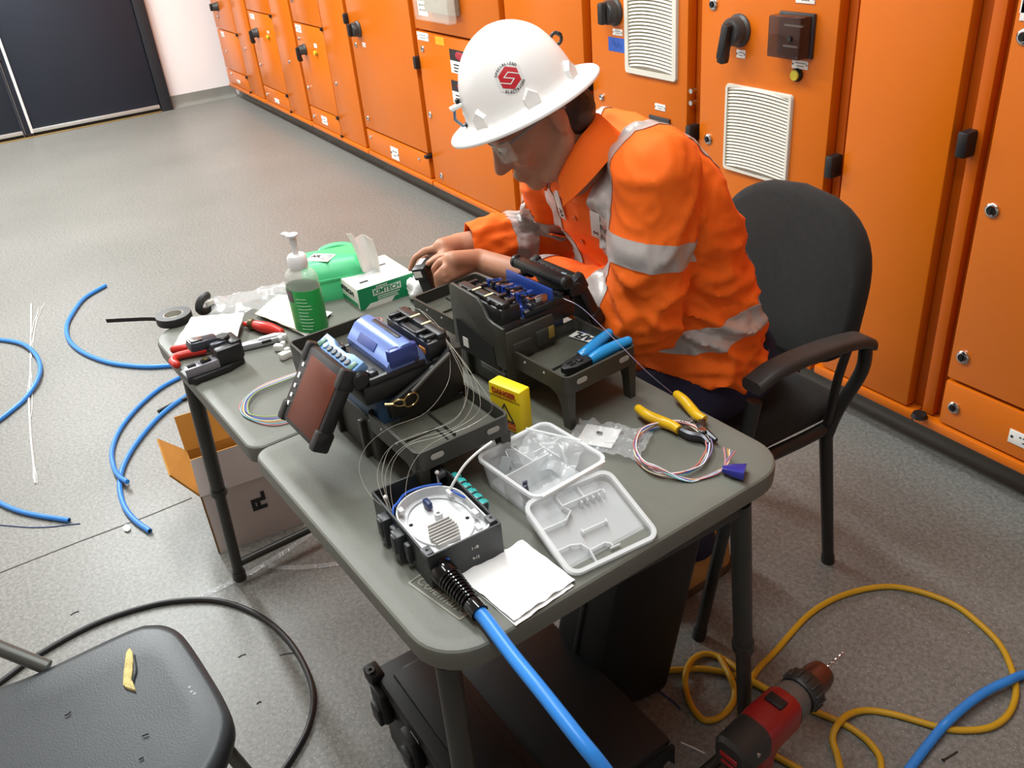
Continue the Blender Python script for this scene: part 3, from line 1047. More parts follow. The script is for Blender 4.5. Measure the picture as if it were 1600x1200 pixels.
# --- clear organiser box with its lid folded open
CLEAR = mat('clear_polypropylene', 'f3f6f8', rough=.22, alpha=.34, spec=.5, var=.03, vscale=20, bump=.1, bscale=60)
CLEAR2 = mat('clear_rib', 'f4f7f8', rough=.25, alpha=.5, spec=.5, var=.03)
ANG = rad(6.5)
bx = thing('organiser_box', 'clear plastic organiser box with its lid folded open on the table', 'box', (-.925, .545, TZ), ANG)
BL_, BW_ = .140, .133
b = MB()
def pf(i, z):
    k = .006 * (1 - z / .05)
    return rrect(BL_ - 2 * i - 2 * k, BW_ - 2 * i - 2 * k, .014, 5)
b.tray(pf, .001, .052, .0022, floor=.002)
tub = put('tub', b, CLEAR, bx)
b = MB(); o_, i_ = rrect(BL_ + .008, BW_ + .008, .018, 5), rrect(BL_ - .002, BW_ - .002, .013, 5)
b.loft([[(x, y, .048) for x, y in o_], [(x, y, .053) for x, y in o_], [(x, y, .053) for x, y in i_], [(x, y, .048) for x, y in i_], [(x, y, .048) for x, y in o_]], caps=False); put('rim', b, CLEAR2, bx)
for (x, y, lx, ly) in ((-.012, -.02, .0018, .085), (-.03, .035, .0018, .05), (-.04, -.005, .055, .0018), (-.012, .03, .04, .0018)):
    b = MB(); b.box((x, y, .022), (lx, ly, .04), .0004); put('divider', b, CLEAR2, bx)
b = MB(); b.box((BL_ / 2 + .004, 0, .052), (.006, BW_ * .9, .005), .0015); put('hinge_strip', b, WHITEP, bx)
b = MB(); b.box((-BL_ / 2 + .002, -.02, .036), (.0016, .05, .004)); put('print_line', b, mat('print_grey', '7b7f88', rough=.5, var=.05), bx)
# lid: a shallow tub leaning from the hinge down to the table
HLp, HRp, LFp, LRp = at(822, 792, .786), at(944, 732, .786), at(893, 902, .747), at(1030, 833, .747)
lx = ((LFp + LRp) / 2 - (HLp + HRp) / 2); LL = lx.length
LM = frame((HLp + HRp + LFp + LRp) / 4 - Vector((0, 0, .0)), lx, (lx.normalized().cross((HRp - HLp).normalized())) * (1 if lx.normalized().cross((HRp - HLp).normalized()).z > 0 else -1))
LW = ((HRp - HLp).length + (LRp - LFp).length) / 2
b = MB()
def pf2(i, z): return rrect(LL - 2 * i, LW - 2 * i, .016, 5)
b.tray(pf2, -.016, .0, .0022, LM, floor=.002)
lid = put('lid', b, CLEAR, bx, world=True)
b = MB(); o_, i_ = rrect(LL + .006, LW + .006, .018, 5), rrect(LL - .006, LW - .006, .013, 5)
b.loft([[(x, y, -.004) for x, y in o_], [(x, y, .002) for x, y in o_], [(x, y, .002) for x, y in i_], [(x, y, -.004) for x, y in i_], [(x, y, -.004) for x, y in o_]], LM, caps=False); put('lid_rim', b, CLEAR2, lid, world=True)
b = MB()
def wall(pts, h=.010, th=.0022, z=-.0135):
    for (x0, y0), (x1, y1) in zip(pts, pts[1:]):
        v = Vector((x1 - x0, y1 - y0, 0)); M_ = LM @ T((x0 + x1) / 2, (y0 + y1) / 2, z + h / 2) @ RZ(math.atan2(v.y, v.x))
        b.box((0, 0, 0), (v.length + th, th, h), .0004, M_)
s_ = LL / .17; q_ = LW / .145
def wp(*pts): return [(x * LL, y * LW) for x, y in pts]
wall(wp((-.49, -.14), (-.3, -.14), (-.22, -.1), (-.14, -.2), (-.14, -.49)))
wall(wp((-.3, -.14), (-.3, .05), (-.3, .3)), .014)
for k in range(5): wall(wp((-.3, .05 + .07 * k), (-.25, .05 + .07 * k)), .012)
wall(wp((-.49, .12), (-.3, .12)))
wall(wp((.16, -.49), (.16, -.32), (.2, -.22), (.3, -.18), (.49, -.2)))
wall(wp((.3, -.18), (.29, .0), (.33, .05), (.36, .05)), .008)
wall(wp((.06, -.12), (.06, .16)), .008)
for k in (-.12, .16): wall(wp((.04, k), (.08, k)), .009)
wall(wp((.38, .02), (.38, .12)), .008)
put('lid_divider', b, CLEAR2, lid, world=True, kind='stuff')
# bags and small things inside the tub
FILM = mat('film', 'e4e7e9', rough=.06, alpha=.16, spec=1.0, bump=.6, bscale=90, bdist=.003, var=.02)


def crumpled(w_, h_, nx, ny, amp, seed, sc=30, fold=None):
    g = []
    for i in range(nx + 1):
        row = []
        for j in range(ny + 1):
            x, y = (i / nx - .5) * w_, (j / ny - .5) * h_
            z = amp * (noise.noise((x * sc + seed, y * sc, seed)) + .5 * noise.noise((x * sc * 2.3, y * sc * 2.3 + seed, 3)))
            row.append((x + amp * .6 * noise.noise((y * sc, seed, 1)), y + amp * .6 * noise.noise((x * sc, seed, 9)), z + amp))
        g.append(row)
    return g


t = thing('parts_bag', 'crinkled clear bag of small parts inside the clear organiser box', 'plastic bag', (-.945, .575, TZ + .03), rad(30))
b = MB(); b.sheet(crumpled(.1, .06, 18, 12, .009, 3, 45), .0006, RX(.5)); put('bag_film', b, FILM, t)
b = MB(); b.box((0, .026, .022), (.094, .003, .004), .001, RX(.5)); put('zip_seal', b, CLEAR2, t)
t = thing('parts_bag', 'flat clear bag along the hinge side inside the organiser box', 'plastic bag', (-.885, .535, TZ + .012), rad(96))
b = MB(); b.sheet(crumpled(.095, .035, 16, 8, .006, 8, 55), .0006); put('bag_film', b, FILM, t)
t = thing('cable_tie_bundle', 'small dark bundle standing in the corner of the organiser box', 'bundle', (-.895, .498, TZ + .004), 0)
b = MB()
for k in range(6): b.box((-.008 + .003 * k, 0, .02), (.0022, .007, .036 + .004 * (k % 3)), .0004, RX(.1 * (k - 2.5) * .4))
put('ties', b, mat('bundle_slate', '4c4f60', rough=.4, var=.3, vscale=60), t, kind='stuff')
b = MB(); b.box((-.001, 0, .018), (.022, .0095, .006), .001); put('band', b, mat('band_grey', '8d9096', rough=.5, var=.1), t)
for k, (x, y, a, h) in enumerate(((-.965, .535, .5, .05), (-.95, .515, -.3, .058), (-.985, .51, 1.2, .035))):
    o = MB(); o.box((0, 0, h / 2), (.016, .0008, h), 0, RY(.25 * (k - 1)) @ RX(.2)); o = put('plastic_sleeve', o, CLEAR2)
    tag(o, ['tall clear sleeve leaning in the middle of the organiser box', 'tallest clear sleeve beside the dark bundle in the organiser', 'short clear sleeve at the far side of the organiser box'][k], 'sleeve', 'clear sleeves in the organiser box')
    o.matrix_world = T(x, y, TZ + .005) @ RZ(a)

# --- clear bag beside the organiser, with a white slip in it
t = thing('plastic_bag', 'shiny clear bag with a white slip, beside the yellow stripper', 'plastic bag', (at(952, 692, TZ).x, at(952, 692, TZ).y, TZ + .001), rad(35))
b = MB(); b.sheet(crumpled(.125, .085, 34, 26, .0085, 5, 62), .0006); put('bag_film', b, FILM, t)
b = MB(); b.sheet(crumpled(.06, .055, 8, 8, .0012, 2, 30), .0005, T(-.02, .008, .002)); put('paper_slip', b, mat('paper_white', 'efefec', rough=.7, var=.03), t)
b = MB(); b.box((-.02, .012, .0072), (.01, .006, .0008)); put('slip_print', b, INK, t)

# --- splice enclosure
ENC = mat('enclosure_black', '2f3133', rough=.42, var=.12, vscale=15, bump=.06, bscale=250)
ex = thing('splice_enclosure', 'black fibre splice enclosure, lid off, with a round white cassette inside', 'enclosure', (-.914, .361, TZ), rad(.5))
EL, EW, EH = .176, .112, .0565
b = MB()
b.tray(lambda i, z: rrect(EL - 2 * i, EW - 2 * i, .002, 2), .0, EH, .0028)
put('housing', b, ENC, ex)
for x, y in ((-.07, .046), (.075, -.05), (.07, .05)):
    b = MB(); b.box((x, y, EH - .004), (.017, .013, .009), .001); lg = put('screw_lug', b, mat('lug_grey', '56585a', rough=.45, var=.1), ex)
    b = MB(); b.cyl((x, y, EH), (x, y, EH + .0008), .0025, n=10); put('screw_hole', b, DARKHOLE, lg)
for k, x in enumerate((-.032, .012)):
    b = MB(); b.box((x, -EW / 2 - .007, .028), (.02, .014, .046), .002); b.box((x, -EW / 2 - .011, .034), (.014, .012, .03), .003); b.box((x + .022, -EW / 2 - .004, .03), (.012, .008, .03), .002); put('latch', b, ENC, ex)
for z, s_ in ((.037, '1-8'), (.020, '9-12')):
    text('port_number', s_, .006, PLATE, ex, T(EL / 2 + .0004, .012, z) @ RZ(pi / 2) @ RX(pi / 2), width=.010)
CASS = mat('cassette_white', 'd9dadb', rough=.4, var=.06, vscale=15)
b = MB()
CZ = EH - .021
o_ = [(x, y) for x, y in rrect(.136, .102, [.020, .049, .049, .012], 8)]
def sc_(p, k): return [(x * k, y * k) for x, y in p]
b.loft([[(x, y, CZ) for x, y in o_], [(x, y, CZ + .017) for x, y in o_], [(x, y, CZ + .017) for x, y in sc_(o_, .965)], [(x, y, CZ + .003) for x, y in sc_(o_, .955)]], T(.0145, -.001, 0))
cs = put('splice_cassette', b, CASS, ex)
b = MB(); b.lathe([(0, 0), (.006, 0), (.006, .010), (.0028, .010), (.0028, .004), (0, .004)], 18, T(.006, .002, CZ + .003)); put('hub', b, CASS, cs)
b = MB()
for k in range(8): b.box((.022 + k * .0062, -.006 - .001 * k, CZ + .008), (.0021, .044 - abs(k - 3.5) * .003, .010), .0004)
put('splice_comb', b, mat('comb_grey', 'b9b6b2', rough=.45, var=.08, vscale=40), cs, kind='stuff')
b = MB(); P = [(.056 * cos(a) + .014, .044 * sin(a), CZ + .0055) for a in [2 * pi * k / 40 for k in range(40)]]; b.tube(P, .0015, 6, closed=True); put('guide_ring', b, CASS, cs)
for x, y in ((-.005, -.036), (.03, .034), (-.03, .0), (.062, -.040)):
    b = MB(); b.cyl((x, y, CZ + .003), (x, y, CZ + .0036), .003, n=10); put('cassette_hole', b, DARKHOLE, cs)
for x, y, a in ((-.022, .036, .5), (.04, .042, 0), (.07, .030, 1.2), (-.03, -.038, 2.2)):
    b = MB(); b.box((x, y, CZ + .014), (.014, .008, .008), .002, T(0, 0, 0)); put('retaining_tab', b, CASS, cs)
b = MB(); b.box((-.022, .0, CZ + .012), (.018, .009, .012), .003); put('plug_block', b, mat('plug_navy', '26345e', rough=.4, var=.1), cs)
b = MB(); b.ball((-.066, .04, EH + .002), .0035, 10, 8); b.cyl((-.066, .04, EH - .02), (-.066, .04, EH), .0018, n=8); b.ball((-.06, -.046, EH + .002), .0035, 10, 8); b.cyl((-.06, -.046, EH - .02), (-.06, -.046, EH), .0018, n=8); put('cassette_pin', b, WHITEP, cs, kind='stuff')
TEAL = mat('adapter_teal', '2fa3a0', rough=.35, var=.1, vscale=30)
for k in range(6):
    x = -.052 + k * .0158
    b = MB(); b.box((x, EW / 2 + .005, EH - .010), (.0125, .010, .013), .001); b.box((x, EW / 2 + .011, EH - .010), (.0095, .005, .0095), .001)
    ad = put('fibre_adapter', b, TEAL, ex)
    b = MB(); b.box((x + .0075, EW / 2 + .004, EH - .010), (.0025, .011, .0145), .0004); put('adapter_flange', b, ENC, ad)
# blue buffered fibre and white pigtail inside the enclosure
BLUEF = mat('fibre_blue', '2c5fc4', rough=.35, var=.1)
o = MB(); o.tube(smooth_path([at(690, 756, .797), at(662, 760, .80), at(635, 770, .80), at(622, 785, .80), at(614, 800, .795), at(625, 850, .76), at(668, 868, .775), at(702, 874, .78)], 6), .0016, 8); o = put('fibre_tube', o, BLUEF); tag(o, 'thin blue buffer tube looped round the white cassette', 'fibre tube')
o = MB(); o.tube(smooth_path([at(703, 764, .80), at(712, 770, .797), at(727, 778, .79)], 5), .0016, 8); o = put('fibre_tube', o, BLUEF); tag(o, 'short blue tube stub beside the teal adapters', 'fibre tube')
o = MB(); o.tube(smooth_path([at(703, 765, .80), at(710, 752, .815), at(725, 728, .835), at(745, 708, .85), at(769, 690, .86)], 6), .0019, 8, rs=None); o = put('cable_tie', o, WHITEP); tag(o, 'white cable tie tail sticking up out of the black enclosure', 'cable tie')

# --- gland, boot and the blue cable that leaves over the table's edge
gl = thing('cable_gland', 'shiny black ribbed gland on the enclosure where the blue cable enters', 'cable gland', at(690, 890, .765), 0)
P0, P1 = at(683, 882, .768), at(750, 958, .757)
dr = (P1 - P0).normalized(); Lg = (P1 - P0).length
GM = frame(P0, dr, (0, 0, 1)) @ RY(pi / 2)
GLS = mat('gland_gloss', '0f0f10', rough=.12, var=.2, vscale=30)
b = MB(); b.cyl((0, 0, -.006), (0, 0, .012), .0185, n=6, M=GM, bev=.0015); b.lathe([(0, .012), (.017, .012), (.0178, .016), (.0165, .028), (.014, .031), (0, .031)], 20, GM); put('gland_nut', b, GLS, gl, world=True)
b = MB()
prof = [(0, .028)]
nr = 9
for k in range(nr):
    z = .03 + (Lg - .05) * k / nr; dz = (Lg - .05) / nr; r = .0165 - .0035 * k / nr
    prof += [(r - .0028, z), (r, z + dz * .15), (r, z + dz * .6), (r - .0028, z + dz * .75)]
prof += [(.0122, Lg - .018), (.0122, Lg), (0, Lg)]
b.lathe(prof, 18, GM); put('strain_relief', b, GLS, gl, world=True)
b = MB(); b.tube([P0 + dr * (Lg * .55), P0 + dr * Lg * .97], .0088, 12); put('cable_core', b, BLUEF, gl, world=True)
CBLUE = mat('cable_blue', '2f86dc', rough=.35, var=.08, vscale=12)
o = MB(); o.tube(smooth_path([P0 + dr * Lg * .98, P0 + dr * Lg * 1.15, at(800, 1023, .752), at(850, 1085, .748), at(905, 1155, .735), at(945, 1205, .71), at(1020, 1310, .63), (-.36, .46, .42), (-.24, .66, .15), (-.22, .9, .02), (-.28, 1.2, .012)] + [tuple(at(x, y, .012 if abs(x - 1530) > 60 else .022)) for x, y in ((1740, 1060), (1660, 1042), (1600, 1054), (1575, 1064), (1545, 1078), (1515, 1098), (1485, 1124), (1465, 1145), (1420, 1203), (1400, 1240))][::1], 6), .0092, 12)
o = put('cable', o, CBLUE); tag(o, 'thick bright blue cable leaving the black enclosure over the table edge', 'cable')

# --- tissue by the enclosure
TIS = mat('tissue_white', 'f6f6f4', rough=.85, var=.02, bump=.2, bscale=120)
def quad_sheet(cs, n, amp, seed, zb, sc=28):
    a, b_, c, d = [Vector((p.x, p.y, 0)) for p in cs]
    g = []
    for i in range(n + 1):
        row = []
        for j in range(n + 1):
            u, v = i / n, j / n
            p = a.lerp(b_, u).lerp(d.lerp(c, u), v)
            e = min(u, 1 - u, v, 1 - v)
            z = amp * (noise.noise((p.x * sc, p.y * sc, seed)) + .5 * noise.noise((p.x * sc * 2.2, p.y * sc * 2.2, seed + 4))) + amp * .8
            p = p + Vector((noise.noise((v * 5, seed, 1)), noise.noise((u * 5, seed, 2)), 0)) * .003
            row.append((p.x, p.y, zb + max(z, .0004) + (.003 * (1 - e * 10) if e < .1 else 0) * noise.noise((u * 7, v * 7, seed))))
        g.append(row)
    return g
t = thing('tissue', 'folded white tissue lying in front of the black enclosure', 'tissue', at(815, 910, TZ), 0)
cs_ = [at(716, 903, TZ), at(817, 848, TZ), at(899, 910, TZ), at(803, 974, TZ)]
b = MB(); b.sheet(quad_sheet(cs_, 22, .0016, 4, TZ + .004), .0008); put('upper_ply', b, TIS, t, world=True)
cs_ = [at(722, 906, TZ), at(819, 853, TZ), at(897, 916, TZ), at(806, 979, TZ)]
b = MB(); b.sheet(quad_sheet(cs_, 16, .0008, 9, TZ + .001), .0008); put('lower_ply', b, TIS, t, world=True)

# --- yellow fibre stripper
STY = mat('handle_yellow', 'e0b31c', rough=.3, var=.08, vscale=20)
zs = TZ + .012
t = thing('fibre_stripper', 'spring fibre stripper with two curved yellow handles', 'stripper', at(1080, 668, TZ), 0)
for pl in ([(997, 638), (1012, 649), (1035, 659), (1052, 666), (1061, 672)], [(1057, 616), (1068, 625), (1080, 639), (1090, 650), (1101, 656)]):
    P = smooth_path([at(x, y, zs + (.006 if i < 2 else 0)) for i, (x, y) in enumerate(pl)], 5); n_ = len(P)
    b = MB(); b.tube(P, .007, 12, rs=[.0066 + .0025 * sin(pi * (.1 + .85 * k / n_)) for k in range(n_)]); b.ball(P[0], .0062, 12, 8); put('handle', b, STY, t, world=True)
for pl in ([(1058, 670), (1078, 680), (1098, 684), (1108, 693)], [(1098, 655), (1094, 668), (1105, 678), (1119, 688)]):
    P = smooth_path([at(x, y, zs - .002) for x, y in pl], 4); n_ = len(P)
    b = MB(); b.tube(P, .006, 8, rs=[.0055 + .003 * sin(pi * k / (n_ - 1)) - .002 * k / n_ for k in range(n_)]); put('jaw', b, STEELD, t, world=True)
b = MB(); p = at(1097, 674, zs + .004); b.cyl(p, p + Vector((0, 0, .005)), .0065, n=14, bev=.001); put('pivot', b, SILVER, t, world=True)
b = MB(); A_, B_ = at(1064, 661, zs), at(1084, 655, zs); P = []
for k in range(60):
    f = k / 59; c = A_.lerp(B_, f); a = f * 2 * pi * 6; sd = (B_ - A_).normalized().cross(Vector((0, 0, 1)))
    P.append(c + Vector((0, 0, 1)) * .004 * sin(a) + sd * .004 * cos(a))
b.tube(P, .0007, 5); put('spring', b, SILVER, t, world=True)

# --- coil of bare coloured fibres with blue tape on its end
cl = thing('fibre_coil', 'loose coil of coloured fibres beside the yellow stripper, blue tape on its end', 'fibre coil', at(1050, 712, TZ), 0)
cc, ca, cb = at(1048, 710, TZ), None, None
FC = [('fibre_pink', 'd58b92'), ('fibre_aqua', '7fc1cf'), ('fibre_orange', 'd9924f'), ('fibre_pale', 'dcd8b8'), ('fibre_blue_bare', '4560b0'), ('fibre_violet', '8c7fa8'), ('fibre_red', 'c9736c'), ('fibre_white', 'e2e2de')]
ell = [at(1048 + 57 * cos(a), 708 + 40 * sin(a), TZ) for a in [2 * pi * k / 16 for k in range(16)]]
for k, (n_, c_) in enumerate(FC):
    j = lambda s: R_.uniform(-s, s)
    start = [at(1090 - k * 1.0, 645 + k * 1.5, TZ + .003), at(1072, 655 + k, TZ + .003)] if k % 2 else []
    off = Vector((j(.002), (k % 3) * .004, 0))
    order = ([11, 10] if k % 2 else [12, 11, 10]) + [9, 8, 7, 6, 5, 4, 3, 2, 1, 0, 15, 14, 13, 12, 11, 10, 9, 8, 7, 6, 5]
    loop = [ell[q] + off * (1 if q in (0, 1, 2, 14, 15) else .3) + Vector((j(.0022), j(.0022), .0012 + .0005 * n3 + .0007 * k)) for n3, q in enumerate(order)]
    extra = []
    tail = [at(1075 + j(3), 750 + j(2), TZ + .003), at(1100, 746 + j(2), TZ + .003), at(1126, 735 + j(2), TZ + .005)] + ([at(1136 + 4 * j(1), 722, TZ + .009), at(1143 + 3.0 * (k - 4), 699 + k, TZ + .02)] if k % 3 != 1 else [at(1142, 734, TZ + .006)])
    b = MB(); b.tube(smooth_path(start + loop + extra + tail, 4), .0011, 6); put('fibre', b, mat(n_, c_, rough=.35, var=.05), cl, world=True)
b = MB(); M = frame(at(1147, 735, TZ + .010), at(1163, 738, TZ) - at(1128, 733, TZ), (0, .2, 1))
b.loft([[(-.017, y * .35, z * .5) for y, z in rrect(.03, .014, .004, 2)], [(-.002, y * .8, z * .9) for y, z in rrect(.03, .014, .004, 2)], [(.016, y * 1.15, z) for y, z in rrect(.03, .014, .003, 2)]], M); put('tape_wrap', b, mat('tape_blue', '2a2f86', rough=.15, var=.2, vscale=40), cl, world=True)

# --- green and white tissue carton
GRN = mat('carton_green', '158a58', rough=.45, var=.05)
CART = mat('carton_white', 'ece9e2', rough=.5, var=.04)
KL, KF, KR = at(532, 468, TZ), at(564, 486, TZ), at(645, 457, TZ)
kx = Vector((-.004, .137, 0)); KW = kx.length; kd = Vector((-kx.y, kx.x, 0)).normalized()
KD, KH = .145, .05
kt = thing('tissue_carton', 'green and white carton of wipes with a white wipe pulled up', 'tissue box', M=frame(KF, kx, (0, 0, 1)))
b = MB(); b.box2((0, 0, 0), (KW, KD, KH), .0015); ca = put('carton', b, CART, kt)
b = MB(); b.box2((.0, -.0008, .0), (KW, .0006, KH - .001)); fp = put('front_panel', b, GRN, ca)
FM = T(0, -.0009, 0) @ RX(pi / 2)
b = MB(); b.box2((KW * .25, -.0014, KH * .50), (KW * .75, -.0008, KH * .80)); put('name_panel', b, CART, ca)
text('brand_word', 'KIMTECH', .016, GRN, ca, FM @ T(KW * .50, KH * .65, .0006), width=KW * .46, bold=.0005)
text('small_word', 'SCIENCE', .006, CART, ca, FM @ T(KW * .42, KH * .87, .0004), width=KW * .2)
b = MB()
for k, wd in enumerate((.5, .44, .46)): b.box2((KW * .32, -.0014, KH * (.40 - .09 * k)), (KW * (.32 + wd * .8), -.0008, KH * (.43 - .09 * k)))
put('small_print', b, CART, ca, kind='stuff')
b = MB(); b.prism([(KW * .08, 0), (KW * .18, KH * .2), (KW * .62, KH * .2), (KW * .55, 0)], .0009, .0014, RX(pi / 2)); put('bottom_flash', b, CART, ca)
SMk = T(-.0006, KD / 2, 0) @ RZ(-pi / 2) @ RX(pi / 2)
text('side_word', 'KIMTECH', .014, INK, ca, SMk @ T(0, KH * .62, .0004), width=KD * .66, bold=.0005)
b = MB(); b.box2((-.001, .01, .004), (.0, KD - .01, KH * .28)); put('side_panel', b, GRN, ca)
for x, y in ((KW * .22, .03), (KW * .75, .09)):
    b = MB(); b.box((x, y, KH + .0006), (.02, .007, .0008)); put('top_print', b, INK, ca)
b = MB(); b.prism([(x + KW * .55, y + KD * .5) for x, y in rrect(.09, .03, .014, 5)], KH - .001, KH + .0008); put('slot', b, mat('slot_film', 'cfd2d0', rough=.3, var=.05), ca)
t = thing('wipe', 'thin white wipe standing up out of the carton', 'tissue', kt.matrix_world @ Vector((KW * .5, KD * .5, KH)), 0)
g = []
for i in range(9):
    f = i / 8
    row = []
    for j in range(13):
        u = j / 12 - .5
        row.append((u * (.042 + .014 * f) + .004 * sin(f * 3) - .012 * f, .010 * sin(u * 7 + .6) + .004 * f * cos(u * 9), f * (.085 + .016 * (1 if u < -.2 else 0) - .012 * abs(u))))
    g.append(row)
b = MB(); b.sheet([[(Matrix.Rotation(1.0, 3, 'Z') @ Vector(p)) for p in row] for row in g], .0006); put('wipe_sheet', b, mat('wipe_white', 'f3efe9', rough=.9, var=.03, alpha=.93), t)

# --- hand sanitiser bottle
bt = thing('pump_bottle', 'clear pump bottle with a green label and white pump', 'bottle', (at(489, 517, TZ).x, at(489, 517, TZ).y, TZ), rad(20))
BT = mat('bottle_clear', 'dfe6dc', rough=.08, alpha=.34, spec=.6, var=.03)
b = MB(); prof = [(0, 0), (.036, 0), (.04, .004), (.041, .02), (.041, .120), (.0395, .129), (.034, .137), (.024, .142), (.0165, .144), (.0155, .15), (0, .15)]
b.lathe(prof, 32, sx=1.0, sy=.72); put('body', b, BT, bt)
b = MB(); prof = [(.0412, .012), (.0418, .014), (.0418, .103), (.0412, .105)]
b.lathe(prof, 32, sx=1.0, sy=.73); lbg = put('label', b, mat('label_green', '27a04b', rough=.35, var=.1, vscale=14), bt)
b = MB(); b.sheet([[(.0424 * cos(a), .0424 * .73 * sin(a), z) for a in [rad(-124 + 5 * i) for i in range(8)]] for z in (.078, .104)], .0005); put('label_dark', b, mat('label_maroon', '33181d', rough=.4, var=.1), lbg)
b = MB()
for k in range(10):
    z = .088 - k * .0075
    a0 = -1.35; a1 = a0 + R_.uniform(.5, .95)
    P = [(.0424 * cos(a), .0424 * .73 * sin(a), z) for a in [a0 + (a1 - a0) * i / 8 for i in range(9)]]
    b.tube(P, .0007, 4)
put('label_print', b, mat('print_pale', 'b9e0bd', rough=.5, var=.05), lbg, kind='stuff')
b = MB(); b.lathe([(0, .146), (.019, .146), (.020, .150), (.020, .168), (.0165, .173), (.006, .175), (.006, .19), (.0075, .196), (.0075, .214), (0, .214)], 24); b.box((-.012, 0, .212), (.034, .013, .008), .003); b.lathe([(0, 0), (.012, 0), (.0125, .004), (.0, .007)], 20, T(0, 0, .212)); put('pump', b, mat('pump_white', 'eeeeec', rough=.35, var=.03, alpha=.96), bt)

# --- green moulded case behind the carton
gc = thing('cleaning_case', 'green moulded plastic case with a carry handle, behind the pump bottle', 'case', (-1.845, .575, TZ), rad(75))
GP = mat('case_green', '4cc081', rough=.4, var=.08, vscale=8)
b = MB()
r0_ = rrect(.135, .115, .014, 4)
b.loft([[(x, y, 0) for x, y in r0_], [(x, y, .058) for x, y in r0_], [(x * .94, y * .78 + .006, .082) for x, y in r0_], [(x * .88, y * .6 + .008, .086) for x, y in r0_]]); put('shell', b, GP, gc)
b = MB(); b.tube(smooth_path([(-.012, .052, .066), (-.010, .074, .070), (.022, .080, .074), (.054, .074, .070), (.058, .052, .066)], 5), .010, 10); put('carry_handle', b, GP, gc)
b = MB(); b.box((0, -.0585, .05), (.138, .004, .006), .001); put('seam_rib', b, GP, gc)
LMk = T(-.018, -.008, .0868) @ RZ(-.6)
b = MB(); b.box((0, 0, 0), (.056, .042, .001), 0, LMk); ls = put('case_label', b, AFLW, gc)
text('label_word', 'AFL', .018, INK, ls, LMk @ T(-.013, .004, .0008), width=.024, bold=.0006)
b = MB()
for k in range(4): b.box((.014, .012 - .007 * k, .0008), (.018, .002, .0005), 0, LMk)
put('label_rows', b, INK, ls, kind='stuff')

# --- insulation tape roll with its end hanging off the table
tp = thing('tape_roll', 'roll of black insulation tape with a loose end off the table edge', 'tape', (at(274, 502, TZ).x, at(274, 502, TZ).y, TZ), 0)
BT_ = mat('tape_black', '2b2a2a', rough=.45, var=.15, vscale=30)
b = MB(); b.lathe([(.022, .001), (.038, .001), (.039, .003), (.039, .017), (.038, .019), (.022, .019)], 36); put('tape_wind', b, BT_, tp)
b = MB(); b.lathe([(.0, .004), (.022, .003), (.022, .0185), (.0195, .0185), (.0195, .006), (0, .006)], 30); put('core', b, mat('core_grey', 'a9a69c', rough=.6, var=.15, vscale=30), tp)
b = MB(); P = smooth_path([at(258, 500, TZ + .012), at(235, 498, TZ + .013), at(205, 499, TZ + .012), at(166, 501, TZ + .012)], 5)
b.sheet([[(p.x, p.y, p.z - .005) for p in P], [(p.x, p.y, p.z + .004) for p in P]], .0008); put('loose_end', b, BT_, tp, world=True)

# --- black cable clamp ring
t = thing('cable_clamp', 'small black C-shaped clip with a white label, behind the tape roll', 'clip', (at(326, 489, TZ).x, at(326, 489, TZ).y, TZ), 0)
b = MB(); P = [(.006 * sin(a * 1.0), .0 + .021 * cos(a), .024 + .019 * sin(a)) for a in [rad(70 + 265 * k / 14) for k in range(15)]]
P = [Matrix.Rotation(.5, 3, 'Z') @ Vector(p) for p in P]
b.tube(P, .009, 10); put('clamp_band', b, mat('clip_black', '2f2d2c', rough=.5, var=.15, vscale=30), t)
b = MB(); b.box((.004, .008, .022), (.006, .022, .012), .002, RZ(.5)); put('clip_label', b, AFLW, t)

# --- clear bag and papers behind
t = thing('plastic_bag', 'large clear crumpled bag behind the papers at the far table end', 'plastic bag', (at(392, 478, TZ).x, at(392, 478, TZ).y, TZ + .001), rad(70))
b = MB(); b.sheet([[(p[0], p[1], p[2] + .02 * max(0, noise.noise((p[0] * 14, p[1] * 14, 2)))) for p in row] for row in crumpled(.17, .13, 24, 20, .012, 11, 22)], .0006); put('bag_film', b, FILM, t)
PAP = mat('paper', 'efece4', rough=.75, var=.03)
t = thing('paper_stack', 'cream and white paper sheets lying behind the pump bottle', 'paper', at(455, 495, TZ), 0)
for k, cs_ in enumerate(([(400, 497), (436, 466), (500, 478), (470, 524)], [(402, 492), (424, 475), (520, 492), (480, 530)])):
    b = MB(); b.sheet(quad_sheet([at(x, y, TZ) for x, y in cs_], 8, .001, k + 2, TZ + .006 + .004 * (1 - k)), .0008); put('sheet', b, mat('paper_cream', 'eee6c6', rough=.75, var=.03) if k == 0 else PAP, t, world=True)
t = thing('folded_paper', 'bright white folded paper resting on red handles at the table corner', 'paper', at(325, 520, TZ), 0)
b = MB(); b.sheet(quad_sheet([at(272, 541, TZ + .016), at(300, 497, TZ + .016), at(381, 490, TZ + .016), at(370, 532, TZ + .016)], 10, .0015, 7, TZ + .018), .001); put('sheet', b, TIS, t, world=True)
b = MB(); b.sheet(quad_sheet([at(352, 494, TZ + .02), at(353, 520, TZ + .02), at(369, 533, TZ + .02), at(382, 491, TZ + .02)], 6, .001, 5, TZ + .0215), .001); put('folded_flap', b, mat('tissue_grey', 'dcdad6', rough=.85, var=.04), t, world=True)
